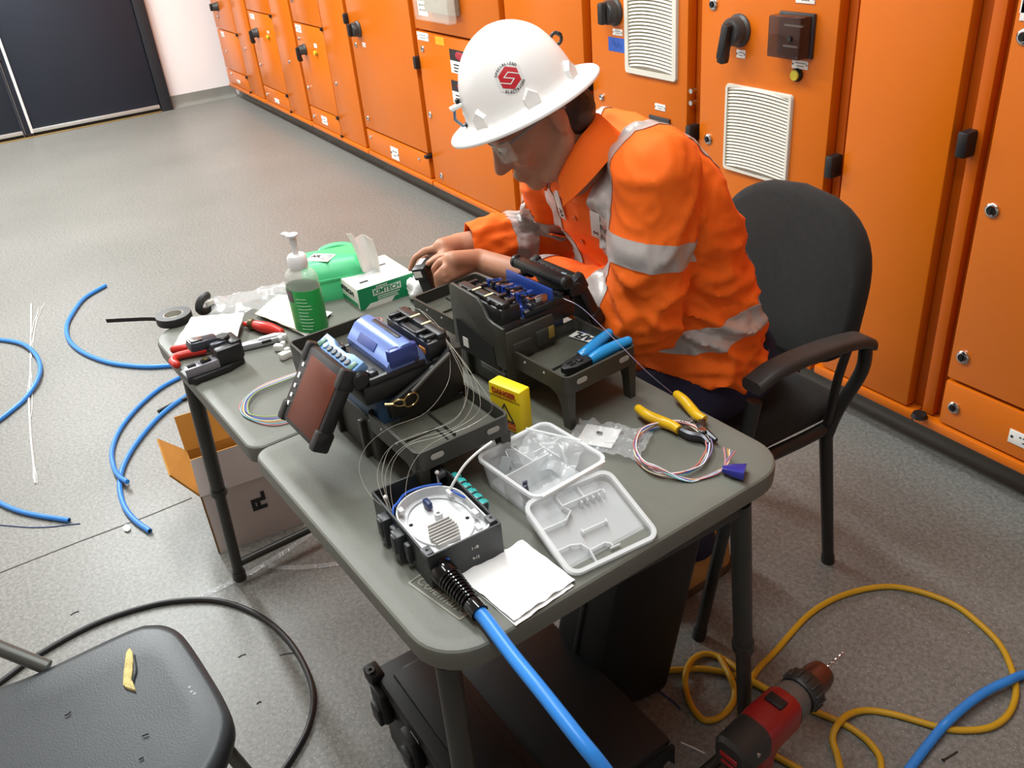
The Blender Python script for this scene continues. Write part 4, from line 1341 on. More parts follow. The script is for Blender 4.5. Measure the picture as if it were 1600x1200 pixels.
# red handled cutter under the paper
REDP = mat('handle_red', 'c42d22', rough=.35, var=.1, vscale=20)
t = thing('cable_cutter', 'cutter with two red handles under the white paper', 'cutter', at(300, 548, TZ), 0)
for z, pl in ((.012, [(272, 546), (290, 543), (312, 537), (330, 532), (345, 528), (362, 526)]), (.010, [(318, 548), (296, 552), (277, 557), (270, 565), (276, 570)])):
    b = MB(); P = smooth_path([at(x, y, TZ + z) for x, y in pl], 5); b.tube(P, .0085, 10); b.ball(P[0], .0085, 10, 8); b.ball(P[-1], .0085, 10, 8); put('handle', b, REDP, t, world=True)
b = MB(); b.tube([at(318, 548, TZ + .01), at(345, 540, TZ + .01), at(362, 535, TZ + .01)], .007, 8); put('blade', b, STEELD, t, world=True)

# --- fibre cleaver
cv = thing('fibre_cleaver', 'black and grey fibre cleaver at the table corner in front of the red handles', 'cleaver', M=T(at(332, 577, TZ).x, at(332, 577, TZ).y, TZ) @ RZ(rad(97)) @ Matrix.Scale(1.18, 4))
# local x towards the photo's right along the table's short side, y up the table
b = MB(); b.prism([(-.05, -.024), (-.04, -.034), (.02, -.034), (.05, -.022), (.055, .01), (.04, .03), (-.03, .03), (-.05, .012)], 0, .012, bev=.003)
put('base', b, SBLK, cv)
b = MB(); b.prism([(-.05, -.026), (.006, -.03), (.010, -.018), (-.004, -.008), (-.02, -.012), (-.046, -.01)], .012, .028, bev=.002); fr = put('front_plate', b, mat('cleaver_grey', '8d8a92', rough=.35, metal=.4, var=.12, vscale=25), cv)
b = MB(); b.box((-.036, -.018, .029), (.014, .008, .003), .001); b.box((-.012, -.020, .03), (.016, .010, .004), .001); put('plate_window', b, DARKHOLE, fr)
b = MB(); b.cyl((-.012, -.020, .030), (-.012, -.020, .034), .004, n=12); put('blade_wheel', b, GOLD, fr)
b = MB(); b.box((.028, -.010, .026), (.044, .036, .03), .004); b.box((.044, .0, .028), (.02, .044, .034), .004); put('scrap_bin', b, SBLK, cv)
b = MB(); b.box((-.004, .016, .044), (.05, .028, .018), .005, RY(.12)); b.box((.02, .006, .038), (.03, .03, .016), .004); ar = put('lever_arm', b, mat('cleaver_slate', '45464e', rough=.3, metal=.35, var=.15, vscale=20), cv)
b = MB(); b.cyl((.032, .006, .04), (.032, .006, .05), .012, n=18, bev=.002); put('knob', b, SBLK, ar)
b = MB(); b.box((-.016, .014, .0545), (.02, .016, .002), .0005, RY(.12)); put('arm_plate', b, SILVER, ar)

# --- red gas torch style tool and utility knife
t = thing('red_handled_tool', 'short tool with a red handle and dull metal collar beside the papers', 'tool', at(410, 513, TZ), 0)
P = smooth_path([at(396, 507, TZ + .012), at(410, 511, TZ + .013), at(424, 514, TZ + .012), at(438, 519, TZ + .009)], 5); n_ = len(P)
b = MB(); b.tube(P, .011, 12, rs=[.009 + .004 * sin(pi * k / (n_ - 1)) for k in range(n_)]); b.ball(P[-1], .009, 10, 8); put('handle', b, REDP, t, world=True)
b = MB(); b.cyl(at(397, 507, TZ + .012), at(389, 507, TZ + .012), .0125, n=14, bev=.002); put('collar', b, mat('collar_bronze', '6e6248', rough=.35, metal=.8, var=.2, vscale=30), t, world=True)
b = MB(); b.cyl(at(389, 507, TZ + .012), at(381, 506, TZ + .012), .007, .005, n=12); put('tip', b, REDP, t, world=True)
t = thing('utility_knife', 'grey utility knife with a pale top lying behind the cleaver', 'knife', at(410, 532, TZ), 0)
b = MB(); M = frame(at(408, 534, TZ + .008), at(438, 525, TZ) - at(372, 542, TZ), (0, 0, 1))
b.prism([(-.05, -.009), (-.01, -.012), (.036, -.012), (.05, -.003), (.05, .004), (.03, .011), (-.02, .01), (-.05, .006)], -.006, .006, M, bev=.002); put('handle', b, mat('knife_grey', 'a3a5a6', rough=.35, metal=.3, var=.1, vscale=20), t, world=True)
b = MB(); b.prism([(-.005, -.004), (.034, -.006), (.046, 0), (.03, .008), (-.0, .006)], .006, .009, M, bev=.001); put('pale_top', b, mat('knife_pale', 'd5d4d4', rough=.35, var=.05), t, world=True)
b = MB(); b.box((.01, -.011, .003), (.02, .004, .006), .001, M); put('slider', b, BLK, t, world=True)

# --- white scraps at the tray's far corner
for k, (x, y, s_) in enumerate(((441, 533, .011), (438, 548, .010), (447, 560, .011))):
    b = MB(); b.box((0, 0, .008), (s_ * 2.2, s_ * 1.5, .014), .003); b.box((s_ * .8, s_ * .4, .013), (s_, s_, .012), .003)
    o = put('white_clip', b, mat('clip_white', 'e4e4df', rough=.4, alpha=.85, var=.04)); o.matrix_world = T(at(x, y, TZ).x, at(x, y, TZ).y, TZ) @ RZ(k * .9)
    tag(o, ['white plastic clip behind the dark tray, farthest of three', 'white plastic clip beside the dark tray, middle of three', 'white plastic clip by the tray leg, nearest of three'][k], 'clip', 'white clips by the far tray corner')
# --- crumpled tissue by the hands
t = MB(); t.ball((0, 0, .024), .034, 30, 20, sc=(1, 1.25, .8))
for v in t.bm.verts:
    v.co += v.co.normalized() * (.012 * noise.noise(v.co * 60) + .009 * (.4 - abs(noise.noise(v.co * 120)))); v.co.z = max(v.co.z, .0)
o = put('crumpled_tissue', t, TIS, angle=60); o.matrix_world = T(at(668, 464, TZ).x, at(668, 464, TZ).y, TZ) @ RZ(.4); tag(o, 'crumpled ball of white tissue below the black handheld tool', 'tissue')

# --- fibres hanging from the first splicer to the enclosure
FIB = mat('bare_fibre', '9c988c', rough=.25, var=.05, spec=.8)
paths = [
    [(696, 528, .925), (703, 560, .90), (699, 600, .88), (665, 645, .862), (610, 668, .85), (575, 695, .83), (561, 728, .815), (570, 760, .80), (588, 783, .795), (612, 798, .792)],
    [(697, 530, .925), (722, 575, .905), (731, 610, .885), (715, 650, .865), (660, 678, .85), (615, 695, .84), (594, 722, .82), (590, 750, .81), (600, 780, .80), (614, 800, .79)],
    [(697, 530, .925), (728, 575, .91), (740, 625, .88), (715, 665, .86), (655, 685, .848), (622, 705, .84), (604, 735, .825), (603, 765, .81), (612, 800, .79)],
    [(698, 531, .925), (735, 580, .905), (750, 622, .885), (742, 650, .865), (690, 680, .85), (640, 695, .845), (615, 722, .83), (610, 760, .81), (615, 798, .79)],
    [(698, 531, .925), (745, 595, .905), (767, 628, .89), (765, 645, .87), (735, 665, .86), (700, 680, .855), (665, 700, .845), (642, 730, .83), (634, 765, .81), (636, 790, .80)],
    [(697, 531, .925), (724, 590, .90), (726, 630, .875), (705, 660, .86), (640, 683, .85), (610, 700, .84), (597, 740, .82), (604, 780, .80)],
    [(654, 482, .94), (672, 500, .94), (690, 516, .93), (697, 530, .925)],
    [(640, 478, .935), (662, 488, .94), (684, 508, .935), (696, 529, .925)],
]
for k, pl in enumerate(paths):
    b = MB(); b.tube(smooth_path([at(*p) for p in pl], 6), .00034, 5)
    o = put('optical_fibre', b, FIB)
    tag(o, ['widest fine fibre arching left from the first splicer to the black enclosure', 'fine fibre falling steeply from the splicer over the tray into the enclosure', 'fine fibre crossing the middle of the tray towards the cassette', 'fine fibre sweeping over the tray front towards the cassette', 'fine fibre swinging widest past the yellow danger box', 'fine fibre hugging the tray and entering the enclosure corner', 'fine fibre lying along the back of the first splicer', 'second fine fibre lying along the back of the first splicer'][k], 'fibre', 'bare fibres at the first splicer')
b = MB(); b.tube(smooth_path([at(880, 466, .90), at(910, 482, .9), at(960, 530, .87), at(1010, 580, .83), at(1050, 614, .77)], 6), .0006, 5); o = put('optical_fibre', b, mat('fibre_lilac', '8f86a3', rough=.3, var=.05)); tag(o, 'single lilac fibre running from the open splicer to the yellow stripper', 'fibre')
# coloured fibre loops left of the first splicer
t = thing('fibre_loops', 'multi-coloured fibre loops on the table beside the brown screen', 'fibre coil', at(420, 625, TZ), 0)
for k, (n_, c_) in enumerate(FC[:6] + [('fibre_green', '9db86a')]):
    j = lambda s: R_.uniform(-s, s)
    pl = [(470, 580 + k * .7), (440, 590 + k), (405, 604 + k), (380 + 1.5 * k, 625 + j(2)), (375 + 2.2 * k, 642 + j(2)), (392 + k, 656 + j(2) - k), (420, 664 - 2.2 * k), (448, 661 - 2.6 * k), (490, 645 - 2 * k)]
    b = MB(); b.tube(smooth_path([at(x, y, TZ + .002 + .0012 * k) for x, y in pl], 5), .0011, 6); put('fibre', b, mat(n_, c_, rough=.35, var=.05), t, world=True)
b = MB(); b.tube(smooth_path([at(x, y, .822) for x, y in ((522, 556), (560, 530), (590, 512), (596, 498), (580, 498))], 5), .0012, 6); o = put('fibre_strand', b, MATS['fibre_red']); tag(o, 'red fibre strand lying across the far end of the first tray', 'fibre')
# ================================================================== chairs
FAB = mat('fabric_black', '201f1d', rough=.95, var=.25, vscale=60, bump=.35, bscale=500, sheen=.05, bdist=.001)
CHT = mat('chair_tube_black', '252422', rough=.4, var=.2, vscale=15)
ARMM = mat('arm_plastic', '35322f', rough=.5, var=.15, vscale=20, bump=.15, bscale=300)
ch = thing('office_chair', 'black fabric office armchair with four tube legs behind the person', 'chair', (-1.31, 1.22, 0), 0)
# backrest: wide shield, rounded top, narrower at the bottom, gently dished
def backrest():
    rings = []
    c0, n = Vector((-1.325, 1.50, .685)), 36
    out = []
    for k in range(n):
        a = 2 * pi * k / n
        ca, sa = cos(a), sin(a)
        p = 3.6
        x = math.copysign(abs(ca) ** (2 / p), ca) * (.222 + .012 * sa)
        z = math.copysign(abs(sa) ** (2 / p), sa) * .198
        if sa > 0: z -= .05 * (x / .23) ** 2
        else: x *= 1 - .10 * sa * sa
        out.append((x, z))
    def surf(x, z, off): return (c0.x + x, c0.y + off + .10 * z + .35 * x * x * -1 + .0, c0.z + z)
    for k_, off in ((.90, -.028), (.97, -.022), (1.0, -.008), (1.0, .008), (.96, .02), (.88, .026)):
        rings.append([surf(x * k_, z * k_, off) for x, z in out])
    b = MB(); b.loft([[surf(x * .02, z * .02, -.032) for x, z in out], [surf(x * .5, z * .5, -.032) for x, z in out]] + rings + [[surf(x * .3, z * .3, .03) for x, z in out]])
    return b
put('backrest', backrest(), FAB, ch, world=True, angle=60)
b = MB(); b.box((-1.31, 1.225, .452), (.45, .44, .055), .026); put('seat', b, FAB, ch, world=True, angle=60)
b = MB(); b.box((-1.31, 1.23, .418), (.40, .40, .014), .004); put('seat_pan', b, BLK, ch, world=True)
for s in (-1, 1):
    xs = -1.31 + s * .235
    ft, rf, rj = Vector((xs, 1.01, 0)), Vector((xs, 1.432, 0)), Vector((xs - s * .004, 1.372, .42))
    fa = Vector((xs + s * .02, 1.12, .60))
    b = MB(); b.tube([ft, ft.lerp(fa, .5), fa], .013, 12, rs=[.0135, .0145, .016]); b.cyl(ft, ft + (fa - ft) * .04, .016, n=12); put('leg', b, CHT, ch, world=True)
    b = MB(); b.tube([rf, rj], .014, 12, rs=[.014, .0155]); b.cyl(rf, rf + (rj - rf) * .05, .0165, n=12); put('leg', b, CHT, ch, world=True)
    b = MB(); P = smooth_path([(xs + s * .028, 1.10, .645), (xs + s * .036, 1.16, .668), (xs + s * .044, 1.27, .672), (xs + s * .05, 1.37, .662), (xs + s * .05, 1.405, .645)], 5)
    b.loft([[tuple(p + Vector((x, 0, z))) for x, z in rrect(.05, .026, .010, 4)] for p in P]); put('armrest', b, ARMM, ch, world=True, angle=50)
    b = MB(); b.tube(smooth_path([(xs + s * .05, 1.40, .645), (xs + s * .04, 1.41, .57), (xs + s * .012, 1.385, .47), rj + Vector((s * .004, 0, -.02))], 5), .0145, 12); b.tube(smooth_path([(xs + s * .04, 1.36, .652), (xs + s * .03, 1.35, .57), (xs + s * .012, 1.36, .47), rj], 5), .0095, 10); put('arm_post', b, CHT, ch, world=True)
    b = MB(); b.tube(smooth_path([fa + Vector((0, .015, -.15)), (xs - s * .01, 1.20, .415), (xs - s * .004, 1.30, .418), rj], 5), .015, 12); put('side_rail', b, CHT, ch, world=True)
b = MB(); b.box((-1.31, 1.485, .455), (.07, .05, .16), .01); put('back_bracket', b, BLK, ch, world=True)

# --- torn chair at the lower left corner
VINYL = mat('vinyl_charcoal', '303437', rough=.4, spec=.45, var=.15, vscale=5, bump=.15, bscale=350)
fc = thing('folding_chair', 'charcoal vinyl chair with a torn seat showing yellow foam', 'chair', (-1.2, -.2, 0), 0)
outl = [(-70, 1105), (60, 1049), (200, 984), (240, 974), (268, 978), (290, 995), (330, 1055), (355, 1100), (361, 1128), (352, 1165), (335, 1200), (300, 1255), (240, 1320), (60, 1400), (-140, 1330), (-160, 1200)]
ow = smooth_path([at(x, y, .445) for x, y in outl], 5, True)
cx_, cy_ = sum(p.x for p in ow) / len(ow), sum(p.y for p in ow) / len(ow)
def oring(k, z): return [(cx_ + (p.x - cx_) * k, cy_ + (p.y - cy_) * k, z) for p in ow]
b = MB(); b.loft([oring(.97, .405), oring(.995, .412), oring(1.0, .425), oring(.995, .438), oring(.975, .446), oring(.9, .449), oring(.6, .447), oring(.2, .445)])
sp = put('seat_pad', b, VINYL, fc, world=True, angle=60)
b = MB()
tl = [(203, 1012), (207, 1018), (208, 1032), (207, 1048), (205, 1062), (203, 1070), (212, 1079), (205, 1077), (196, 1074), (192, 1070), (193, 1052), (195, 1034), (197, 1020), (200, 1014)]
tw = [at(x, y, .4495) for x, y in tl]
tcx = sum((p for p in tw), Vector()) / len(tw)
b.loft([[tuple(p + Vector((0, 0, -.003))) for p in tw], [tuple(tcx.lerp(p, .97) + Vector((0, 0, .0005))) for p in tw], [tuple(tcx.lerp(p, .6) + Vector((0, 0, .0022))) for p in tw]])
put('torn_foam', b, mat('foam_yellow', 'd8c684', rough=.95, var=.3, vscale=60, bump=.8, bscale=200, bdist=.003), sp, world=True, label='yellow foam showing through a tear')
b = MB(); b.tube(smooth_path([at(x, y, .4485) for x, y in ((210, 1024), (213, 1045), (209, 1060), (206, 1068))], 4), .0016, 6); put('torn_lip', b, VINYL, sp, world=True)
b = MB()
for pl in ([(101, 1118), (106, 1116), (110, 1112)], [(222, 1150), (232, 1146)], [(217, 1187), (224, 1183)]):
    b.tube([at(x, y, .4485) for x, y in pl], .0012, 5)
put('scuff', b, mat('scuff_dark', '1a1b1c', rough=.7, var=.1), sp, world=True, kind='stuff')
b = MB()
for x, y in ((296, 1074), (299, 1081), (304, 1084)): b.ball(at(x, y, .448), .003, 8, 5, sc=(1, 1, .3))
put('paint_fleck', b, mat('fleck_grey', '9aa09f', rough=.6, var=.1), sp, world=True, kind='stuff')
b = MB(); b.tube([at(-60, 985, .52), at(0, 1013, .48), at(75, 1043, .442)], .0125, 12); put('back_tube', b, mat('frame_grey', '565752', rough=.4, metal=.2, var=.15), fc, world=True)
b = MB(); a_, c_ = at(345, 1160, .41), at(392, 1215, .3); b.tube([a_, a_.lerp(c_, .5), c_, c_ + (c_ - a_) * 1.6], .011, 12); put('leg', b, MATS['frame_grey'], fc, world=True)
for dx, dy in ((-1.38, -.25), (-.95, -.33)):
    b = MB(); b.tube([(dx, dy, .41), (dx - .03, dy - .02, 0)], .011, 12); put('leg', b, MATS['frame_grey'], fc, world=True)

# ================================================================== things on the floor
CASE = mat('case_black', '111111', rough=.5, spec=.4, var=.2, vscale=12, bump=.1, bscale=220)
# lying transit case under the table's near corner
t = thing('transit_case', 'black transit case with latches lying under the near table corner', 'case', (-1.015, .385, 0), rad(2))
b = MB(); b.box((0, 0, .082), (.46, .135, .164), .012); put('body', b, CASE, t)
b = MB(); b.box((0, 0, .188), (.47, .145, .04), .012); b.box((.0, 0, .21), (.38, .09, .012), .004); put('lid', b, CASE, t)
for x in (-.19, -.06, .08, .2):
    b = MB(); b.box((x, -.078, .155), (.05, .022, .08), .006); b.box((x, -.09, .135), (.036, .014, .045), .004); la = put('latch', b, BLK, t)
for x in (-.225, .2):
    b = MB(); b.box((x, -.07, .196), (.045, .03, .032), .005); lg = put('padlock_lug', b, CASE, t)
    b = MB(); b.lathe([(.004, 0), (.0085, 0), (.0085, .003), (.004, .003)], 14, T(x, -.076, .213)); put('eyelet', b, SILVER, lg)
b = MB(); b.box((-.05, -.0745, .186), (.03, .002, .02), .0005); put('small_label', b, mat('label_dull', '8f8f8b', rough=.5, var=.1), t)
b = MB(); b.box((-.16, .01, .2105), (.07, .06, .003), .001); put('lid_recess', b, BLK, t)
# ribbed lid of the case in front
t = thing('case_lid', 'black ribbed case lid with a toothed edge, under the table near the drill', 'lid', (-.9, .568, 0), rad(2))
b = MB(); b.box((-.10, 0, .178), (.42, .235, .018), .007); put('panel', b, CASE, t)
for s in (-1, 1):
    b = MB()
    x = s * .112
    poly = [(-.12, .17), (.12, .17)]
    z0 = [(.12, .12), (.106, .142), (.095, .138), (.082, .105), (.066, .105), (.056, .138), (.03, .14), (.02, .115), (-.0, .115), (-.01, .14), (-.04, .14), (-.05, .11), (-.075, .11), (-.085, .14), (-.12, .14)]
    b.prism([(y, z) for y, z in [(-.12, .17)] + list(reversed(z0)) + [(.12, .17)]], -.004, .004, T(x, 0, 0) @ Matrix(((0, 0, 1, 0), (1, 0, 0, 0), (0, 1, 0, 0), (0, 0, 0, 1))))
    put('toothed_skirt', b, CASE, t)
b = MB(); b.box2((-.29, -.09, 0), (.06, .08, .168), .01); put('inner_case', b, CASE, t)
# upright case
t = thing('standing_case', 'tall black case standing on its edge behind the near table leg', 'case', M=T(-1.065, .745, .03) @ RZ(rad(2)) @ RX(rad(-14)))
b = MB(); b.box((0, 0, .235), (.15, .22, .47), .022); put('body', b, CASE, t)
b = MB(); b.box((.0, 0, .235), (.012, .232, .48), .005); put('seam_rim', b, BLK, t)
b = MB(); b.tube(smooth_path([(-.02, -.06, .468), (-.02, -.05, .492), (-.02, .05, .492), (-.02, .06, .468)], 4), .008, 8); put('carry_handle', b, BLK, t)

# cardboard box
CB = mat('cardboard_brown', 'b07a2e', rough=.9, var=.12, vscale=9)
CBW = mat('cardboard_pale', 'cbc0ba', rough=.8, var=.06, vscale=6)
q0, q1 = at(342, 865, 0), at(462, 822, 0)
BM_ = frame(q0, q1 - q0, (0, 0, 1))
t = thing('cardboard_box', 'open cardboard box, pale outside and brown inside, under the far table half', 'box', M=BM_)
bw, bd, bh = (q1 - q0).length * 1.12, .25, .195
def panel(name, pts, th=.005, ms=(CBW, CB), parent=None):
    """flat board through 4 corners; outer face pale, inner face brown"""
    V = [Vector(p) for p in pts]
    n = (V[1] - V[0]).cross(V[3] - V[0]).normalized()
    b = MB(); b.loft([[tuple(p) for p in V], [tuple(p - n * th) for p in V]])
    b.bm.normal_update()
    for f in b.bm.faces: f.material_index = 0
    bmesh.ops.recalc_face_normals(b.bm, faces=b.bm.faces[:])
    for f in b.bm.faces:
        if f.normal.dot(n) < .5: f.material_index = 1
    return put(name, b, list(ms), parent or t)
panel('front_panel', [(0, 0, 0), (bw, 0, 0), (bw, 0, bh), (0, 0, bh)])
panel('side_panel', [(0, bd, 0), (0, 0, 0), (0, 0, bh), (0, bd, bh)])
panel('side_panel', [(bw, 0, 0), (bw, bd, 0), (bw, bd, bh), (bw, 0, bh)])
panel('back_panel', [(bw, bd, 0), (0, bd, 0), (0, bd, bh), (bw, bd, bh)])
b = MB(); b.box2((.004, .004, .0), (bw - .004, bd - .004, .006)); put('bottom_panel', b, CB, t)
panel('flap', [(0, -.002, bh), (bw, -.002, bh), (bw - .005, .018, bh + .105), (.005, .018, bh + .105)])
panel('flap', [(-.001, bd, bh), (-.001, 0, bh), (-.055, .008, bh + .085), (-.06, bd - .04, bh + .085)])
panel('flap', [(bw, bd, bh), (0, bd, bh), (0, bd + .03, bh + .10), (bw, bd + .03, bh + .10)])
text('printed_letters', 'FL', .05, INK, t, T(bw * .58, -.0008, bh * .62) @ RX(pi / 2) @ RZ(pi / 2), width=.055, bold=.003)
o = MB(); o.sheet(crumpled(.16, .14, 10, 10, .02, 6, 18), .002); o = put('packing_paper', o, PAP); o.matrix_world = BM_ @ T(bw * .6, bd * .5, .15) ; tag(o, 'crumpled pale paper inside the cardboard box', 'paper')

# --- cables and cords
def cable(name, label, cat, pts, r, m, z=None, sub=6, group=None, n=10):
    z = r if z is None else z
    P = [at(p[0], p[1], z + (p[2] if len(p) > 2 else 0)) for p in pts]
    b = MB(); b.tube(smooth_path(P, sub), r, n)
    o = put(name, b, m)
    tag(o, label, cat, group)
    return o


FB = mat('floor_cable_blue', '2e7fd0', rough=.35, var=.12, vscale=10)
BORE = DARKHOLE
def blue(label, pts, r=.0072, end=None):
    o = cable('blue_hose', label, 'cable', pts, r, FB, group='blue cable offcuts on the floor at left')
    for i, j in ((-1, -2),) if end is None else end:
        a, c = at(pts[i][0], pts[i][1], r), at(pts[j][0], pts[j][1], r)
        dv = (a - c).normalized()
        b = MB(); b.cyl(a - dv * .0005, a + dv * .0006, r * .62, n=12); put('cut_end', b, BORE, o, world=True)
    return o
blue('blue cable offcut with its cut end up, curving to the far table leg', [(270, 571), (235, 573), (200, 571), (165, 565), (130, 551), (109, 533), (104, 512), (112, 492), (132, 466), (165, 446)], .0092)
blue('blue cable loop crossing the white string at the left', [(-60, 528), (0, 531), (34, 537, .004), (55, 553, .006), (63, 574, .006), (57, 597, .006), (38, 624), (15, 644), (-6, 660), (-60, 700)], .0085, ())
blue('blue cable end above the thin dark wire, lower left', [(-50, 760), (0, 786), (28, 798), (62, 806), (108, 813)], .0078)
blue('blue cable offcut ending upper of two beside the cardboard box', [(330, 563), (284, 588), (250, 607), (215, 637), (187, 672), (175, 705), (178, 730, .004), (186, 744, .012), (199, 753, .016)], .0078)
blue('longest blue cable offcut, ending nearest the floor seam', [(345, 590), (290, 620), (250, 650), (215, 690), (193, 728), (187, 760, -.001), (194, 790), (210, 812), (234, 830)], .0082)
cable('black_rod', 'short black cable stub on the blue cable near the table leg', 'cable', [(247, 643), (270, 631), (300, 618, .004)], .0062, BLK)
cable('thin_wire', 'thin dark blue wire lying at the lower left', 'wire', [(-20, 818), (20, 822), (50, 824), (80, 823), (105, 820), (125, 818)], .0016, mat('wire_navy', '3d4c7a', rough=.5, var=.1))
t = thing('white_string', 'frayed white string lying straight on the floor at the left', 'string', at(50, 620), 0)
STRG = mat('string_white', 'dedcd8', rough=.9, var=.08)
for pl in ([(49, 475), (48, 540), (47, 600), (45, 620), (48, 680), (52, 720), (55, 755)], [(49, 545), (46, 590), (43, 615), (46, 640), (47, 660)], [(47, 560), (50, 600), (50, 640), (47, 655)], [(49, 560), (55, 510), (60, 480)], [(49, 540), (58, 500), (70, 474)], [(50, 520), (54, 500), (66, 478)], [(53, 725), (57, 742), (58, 755)], [(52, 725), (52, 745), (55, 752)]):
    thick = len(pl) > 5
    b = MB(); b.tube(smooth_path([at(x, y, .003) for x, y in pl], 4), .003 if thick else .0011, 6); put('strand', b, STRG, t, world=True)
cable('black_cable', 'thick black cable looping on the floor round the torn chair', 'cable', [(-60, 1105), (0, 1066), (60, 1023), (150, 974), (240, 945), (310, 937), (360, 943), (410, 965), (450, 1000), (478, 1045), (490, 1090), (482, 1135), (462, 1175), (435, 1215)], .0068, BLK)
YC = mat('cord_yellow', 'c99a1d', rough=.45, var=.12, vscale=12)
cable('yellow_cord', 'yellow extension cord coiled on the floor round the drill', 'cord',
      [(1000, 1046), (1041, 1047), (1070, 1046), (1097, 1045), (1130, 1050), (1155, 1058), (1180, 1068), (1215, 1086), (1258, 1105), (1310, 1127), (1342, 1146), (1364, 1167), (1376, 1190), (1374, 1230), (1350, 1260), (1322, 1230), (1308, 1180), (1301, 1155, .004), (1307, 1135, .014), (1325, 1117, .01), (1355, 1110), (1400, 1117), (1462, 1135), (1500, 1141), (1545, 1137), (1574, 1118), (1587, 1086), (1582, 1050), (1562, 1007), (1525, 970), (1487, 943), (1428, 922), (1375, 917), (1312, 932), (1262, 962), (1212, 1017), (1184, 1046), (1170, 1072, .006), (1164, 1098, .004), (1168, 1130), (1185, 1165), (1215, 1183), (1255, 1206), (1300, 1240)], .0068, YC)
cable('yellow_cord', 'small yellow cord loop on the floor behind the near table leg', 'cord',
      [(1212, 1085, .012), (1170, 1060, .014), (1146, 1040, .012), (1122, 1026), (1100, 1022), (1082, 1031), (1072, 1050, .012), (1071, 1072), (1078, 1098), (1092, 1119), (1107, 1126), (1127, 1119), (1144, 1100), (1148, 1080), (1142, 1060, .014), (1134, 1044, .012), (1125, 1027, .012)], .0068, YC)
cable('thin_wire', 'thin dark blue wire end beside the black toothed lid', 'wire', [(1025, 1075), (1040, 1087), (1055, 1098), (1064, 1109)], .0018, MATS['wire_navy'])
cable('tie_offcut', 'white cable tie offcut on the floor left of the drill', 'cable tie', [(1064, 1160), (1082, 1168), (1101, 1177)], .0016, WHITEP)
t = thing('screw', 'small steel screw on the floor below the blue cable', 'screw', at(1485, 1180), 0)
a_, c_ = at(1475, 1187, .003), at(1496, 1174, .003)
b = MB(); b.tube([a_, c_], .0014, 8); put('shank', b, STEELD, t, world=True)
b = MB(); dv = (a_ - c_).normalized(); b.cyl(a_, a_ + dv * .003, .0026, .004, n=12); put('head', b, STEELD, t, world=True)
# clear film strips round the far table leg
for k, pl in enumerate(([(545, 878), (500, 884), (455, 887), (420, 884)], [(300, 938), (340, 920), (375, 903), (420, 878), (470, 845), (490, 828)])):
    P = smooth_path([at(x, y, .002) for x, y in pl], 6)
    b = MB(); sd = (P[-1] - P[0]).normalized().cross(Vector((0, 0, 1))) * .009
    b.sheet([[tuple(p - sd + Vector((0, 0, .003 * abs(noise.noise(p * 40))))) for p in P], [tuple(p + Vector((0, 0, .004 + .004 * noise.noise(p * 60 + Vector((3, 1, 2)))))) for p in P], [tuple(p + sd) for p in P]], .0004)
    o = put('film_strip', b, FILM); tag(o, ['clear film strip on the floor right of the far table leg', 'clear film strip on the floor running under the far table leg'][k], 'plastic film', 'clear film strips on the floor')
t = MB(); t.ball((0, 0, .005), .012, 12, 8, sc=(1.5, .8, .4)); o = put('paper_scrap', t, TIS); o.matrix_world = T(*at(199, 827)) ; tag(o, 'tiny white scrap beside the end of the blue cable offcut', 'scrap')
for (x0, y0, x1, y1), lb_ in (((372, 1027, 384, 1022), 'short dark wire clipping inside the black cable loop, beside the seat corner'), ((401, 1100, 408, 1096), 'short dark wire clipping inside the black cable loop, nearest the seat edge'), ((110, 961, 123, 955), 'short dark wire clipping left of the black cable, above the seat tube'), ((437, 1024, 462, 1020), 'longest dark wire clipping, its tip touching the black cable loop')):
    cable('wire_clipping', lb_, 'wire', [(x0, y0), ((x0 + x1) / 2, (y0 + y1) / 2 - 1), (x1, y1)], .0011, BLK, group='wire clippings on the floor', n=6)

# --- cordless drill standing on its battery
DRED = mat('drill_red', '8e1d1b', rough=.35, var=.1, vscale=20)
DGR = mat('drill_grey', '5c5a56', rough=.4, var=.12, vscale=20)
DBK = mat('drill_black', '2b2926', rough=.45, var=.15, vscale=25)
D0, D1 = at(1158, 1168, .2), at(1238, 1094, .2)
DM = frame(D0, D1 - D0, (0, 0, 1)) @ Matrix.Scale(1.2, 4) @ T(0, 0, -.0)        # x forward along the drill, z up
LX = (D1 - D0).length
t = thing('cordless_drill', 'red and black cordless drill standing on the floor, bit pointing away', 'drill', (D0.x + .03 * 0, D0.y, 0), 0)
XY = RY(pi / 2)
b = MB()
def dring(x, w_, h_, r, dz=0): return [(x, y, z + dz) for y, z in rrect(w_, h_, r, 4)]
b.loft([dring(-.028, .046, .05, .015), dring(-.022, .058, .062, .02), dring(.028, .06, .066, .022), dring(.03, .06, .066, .022)], DM); put('rear_cap', b, DBK, t, world=True)
b = MB(); b.loft([dring(.0305, .058, .064, .02), dring(.045, .062, .068, .022), dring(.10, .060, .068, .022), dring(.105, .056, .064, .02)], DM); mh = put('motor_housing', b, DRED, t, world=True)
b = MB(); b.box((.078, 0, .0352), (.018, .03, .006), .002, DM); put('gear_switch', b, BLK, mh, world=True)
b = MB(); b.loft([dring(.1055, .058, .064, .024), dring(.128, .056, .060, .026), dring(.134, .05, .054, .024)], DM); put('gearbox', b, DGR, t, world=True)
b = MB(); b.lathe([(0, 0), (.030, 0), (.032, .004), (.032, .024), (.028, .03), (0, .03)], 24, DM @ T(.1345, 0, 0) @ XY); cr = put('clutch_ring', b, DBK, t, world=True)
for k in range(14):
    a = 2 * pi * k / 14
    b = MB(); b.box((.149, .032 * cos(a), .032 * sin(a)), (.02, .004, .004), .001, DM); put('grip_rib', b, DBK, cr, world=True)
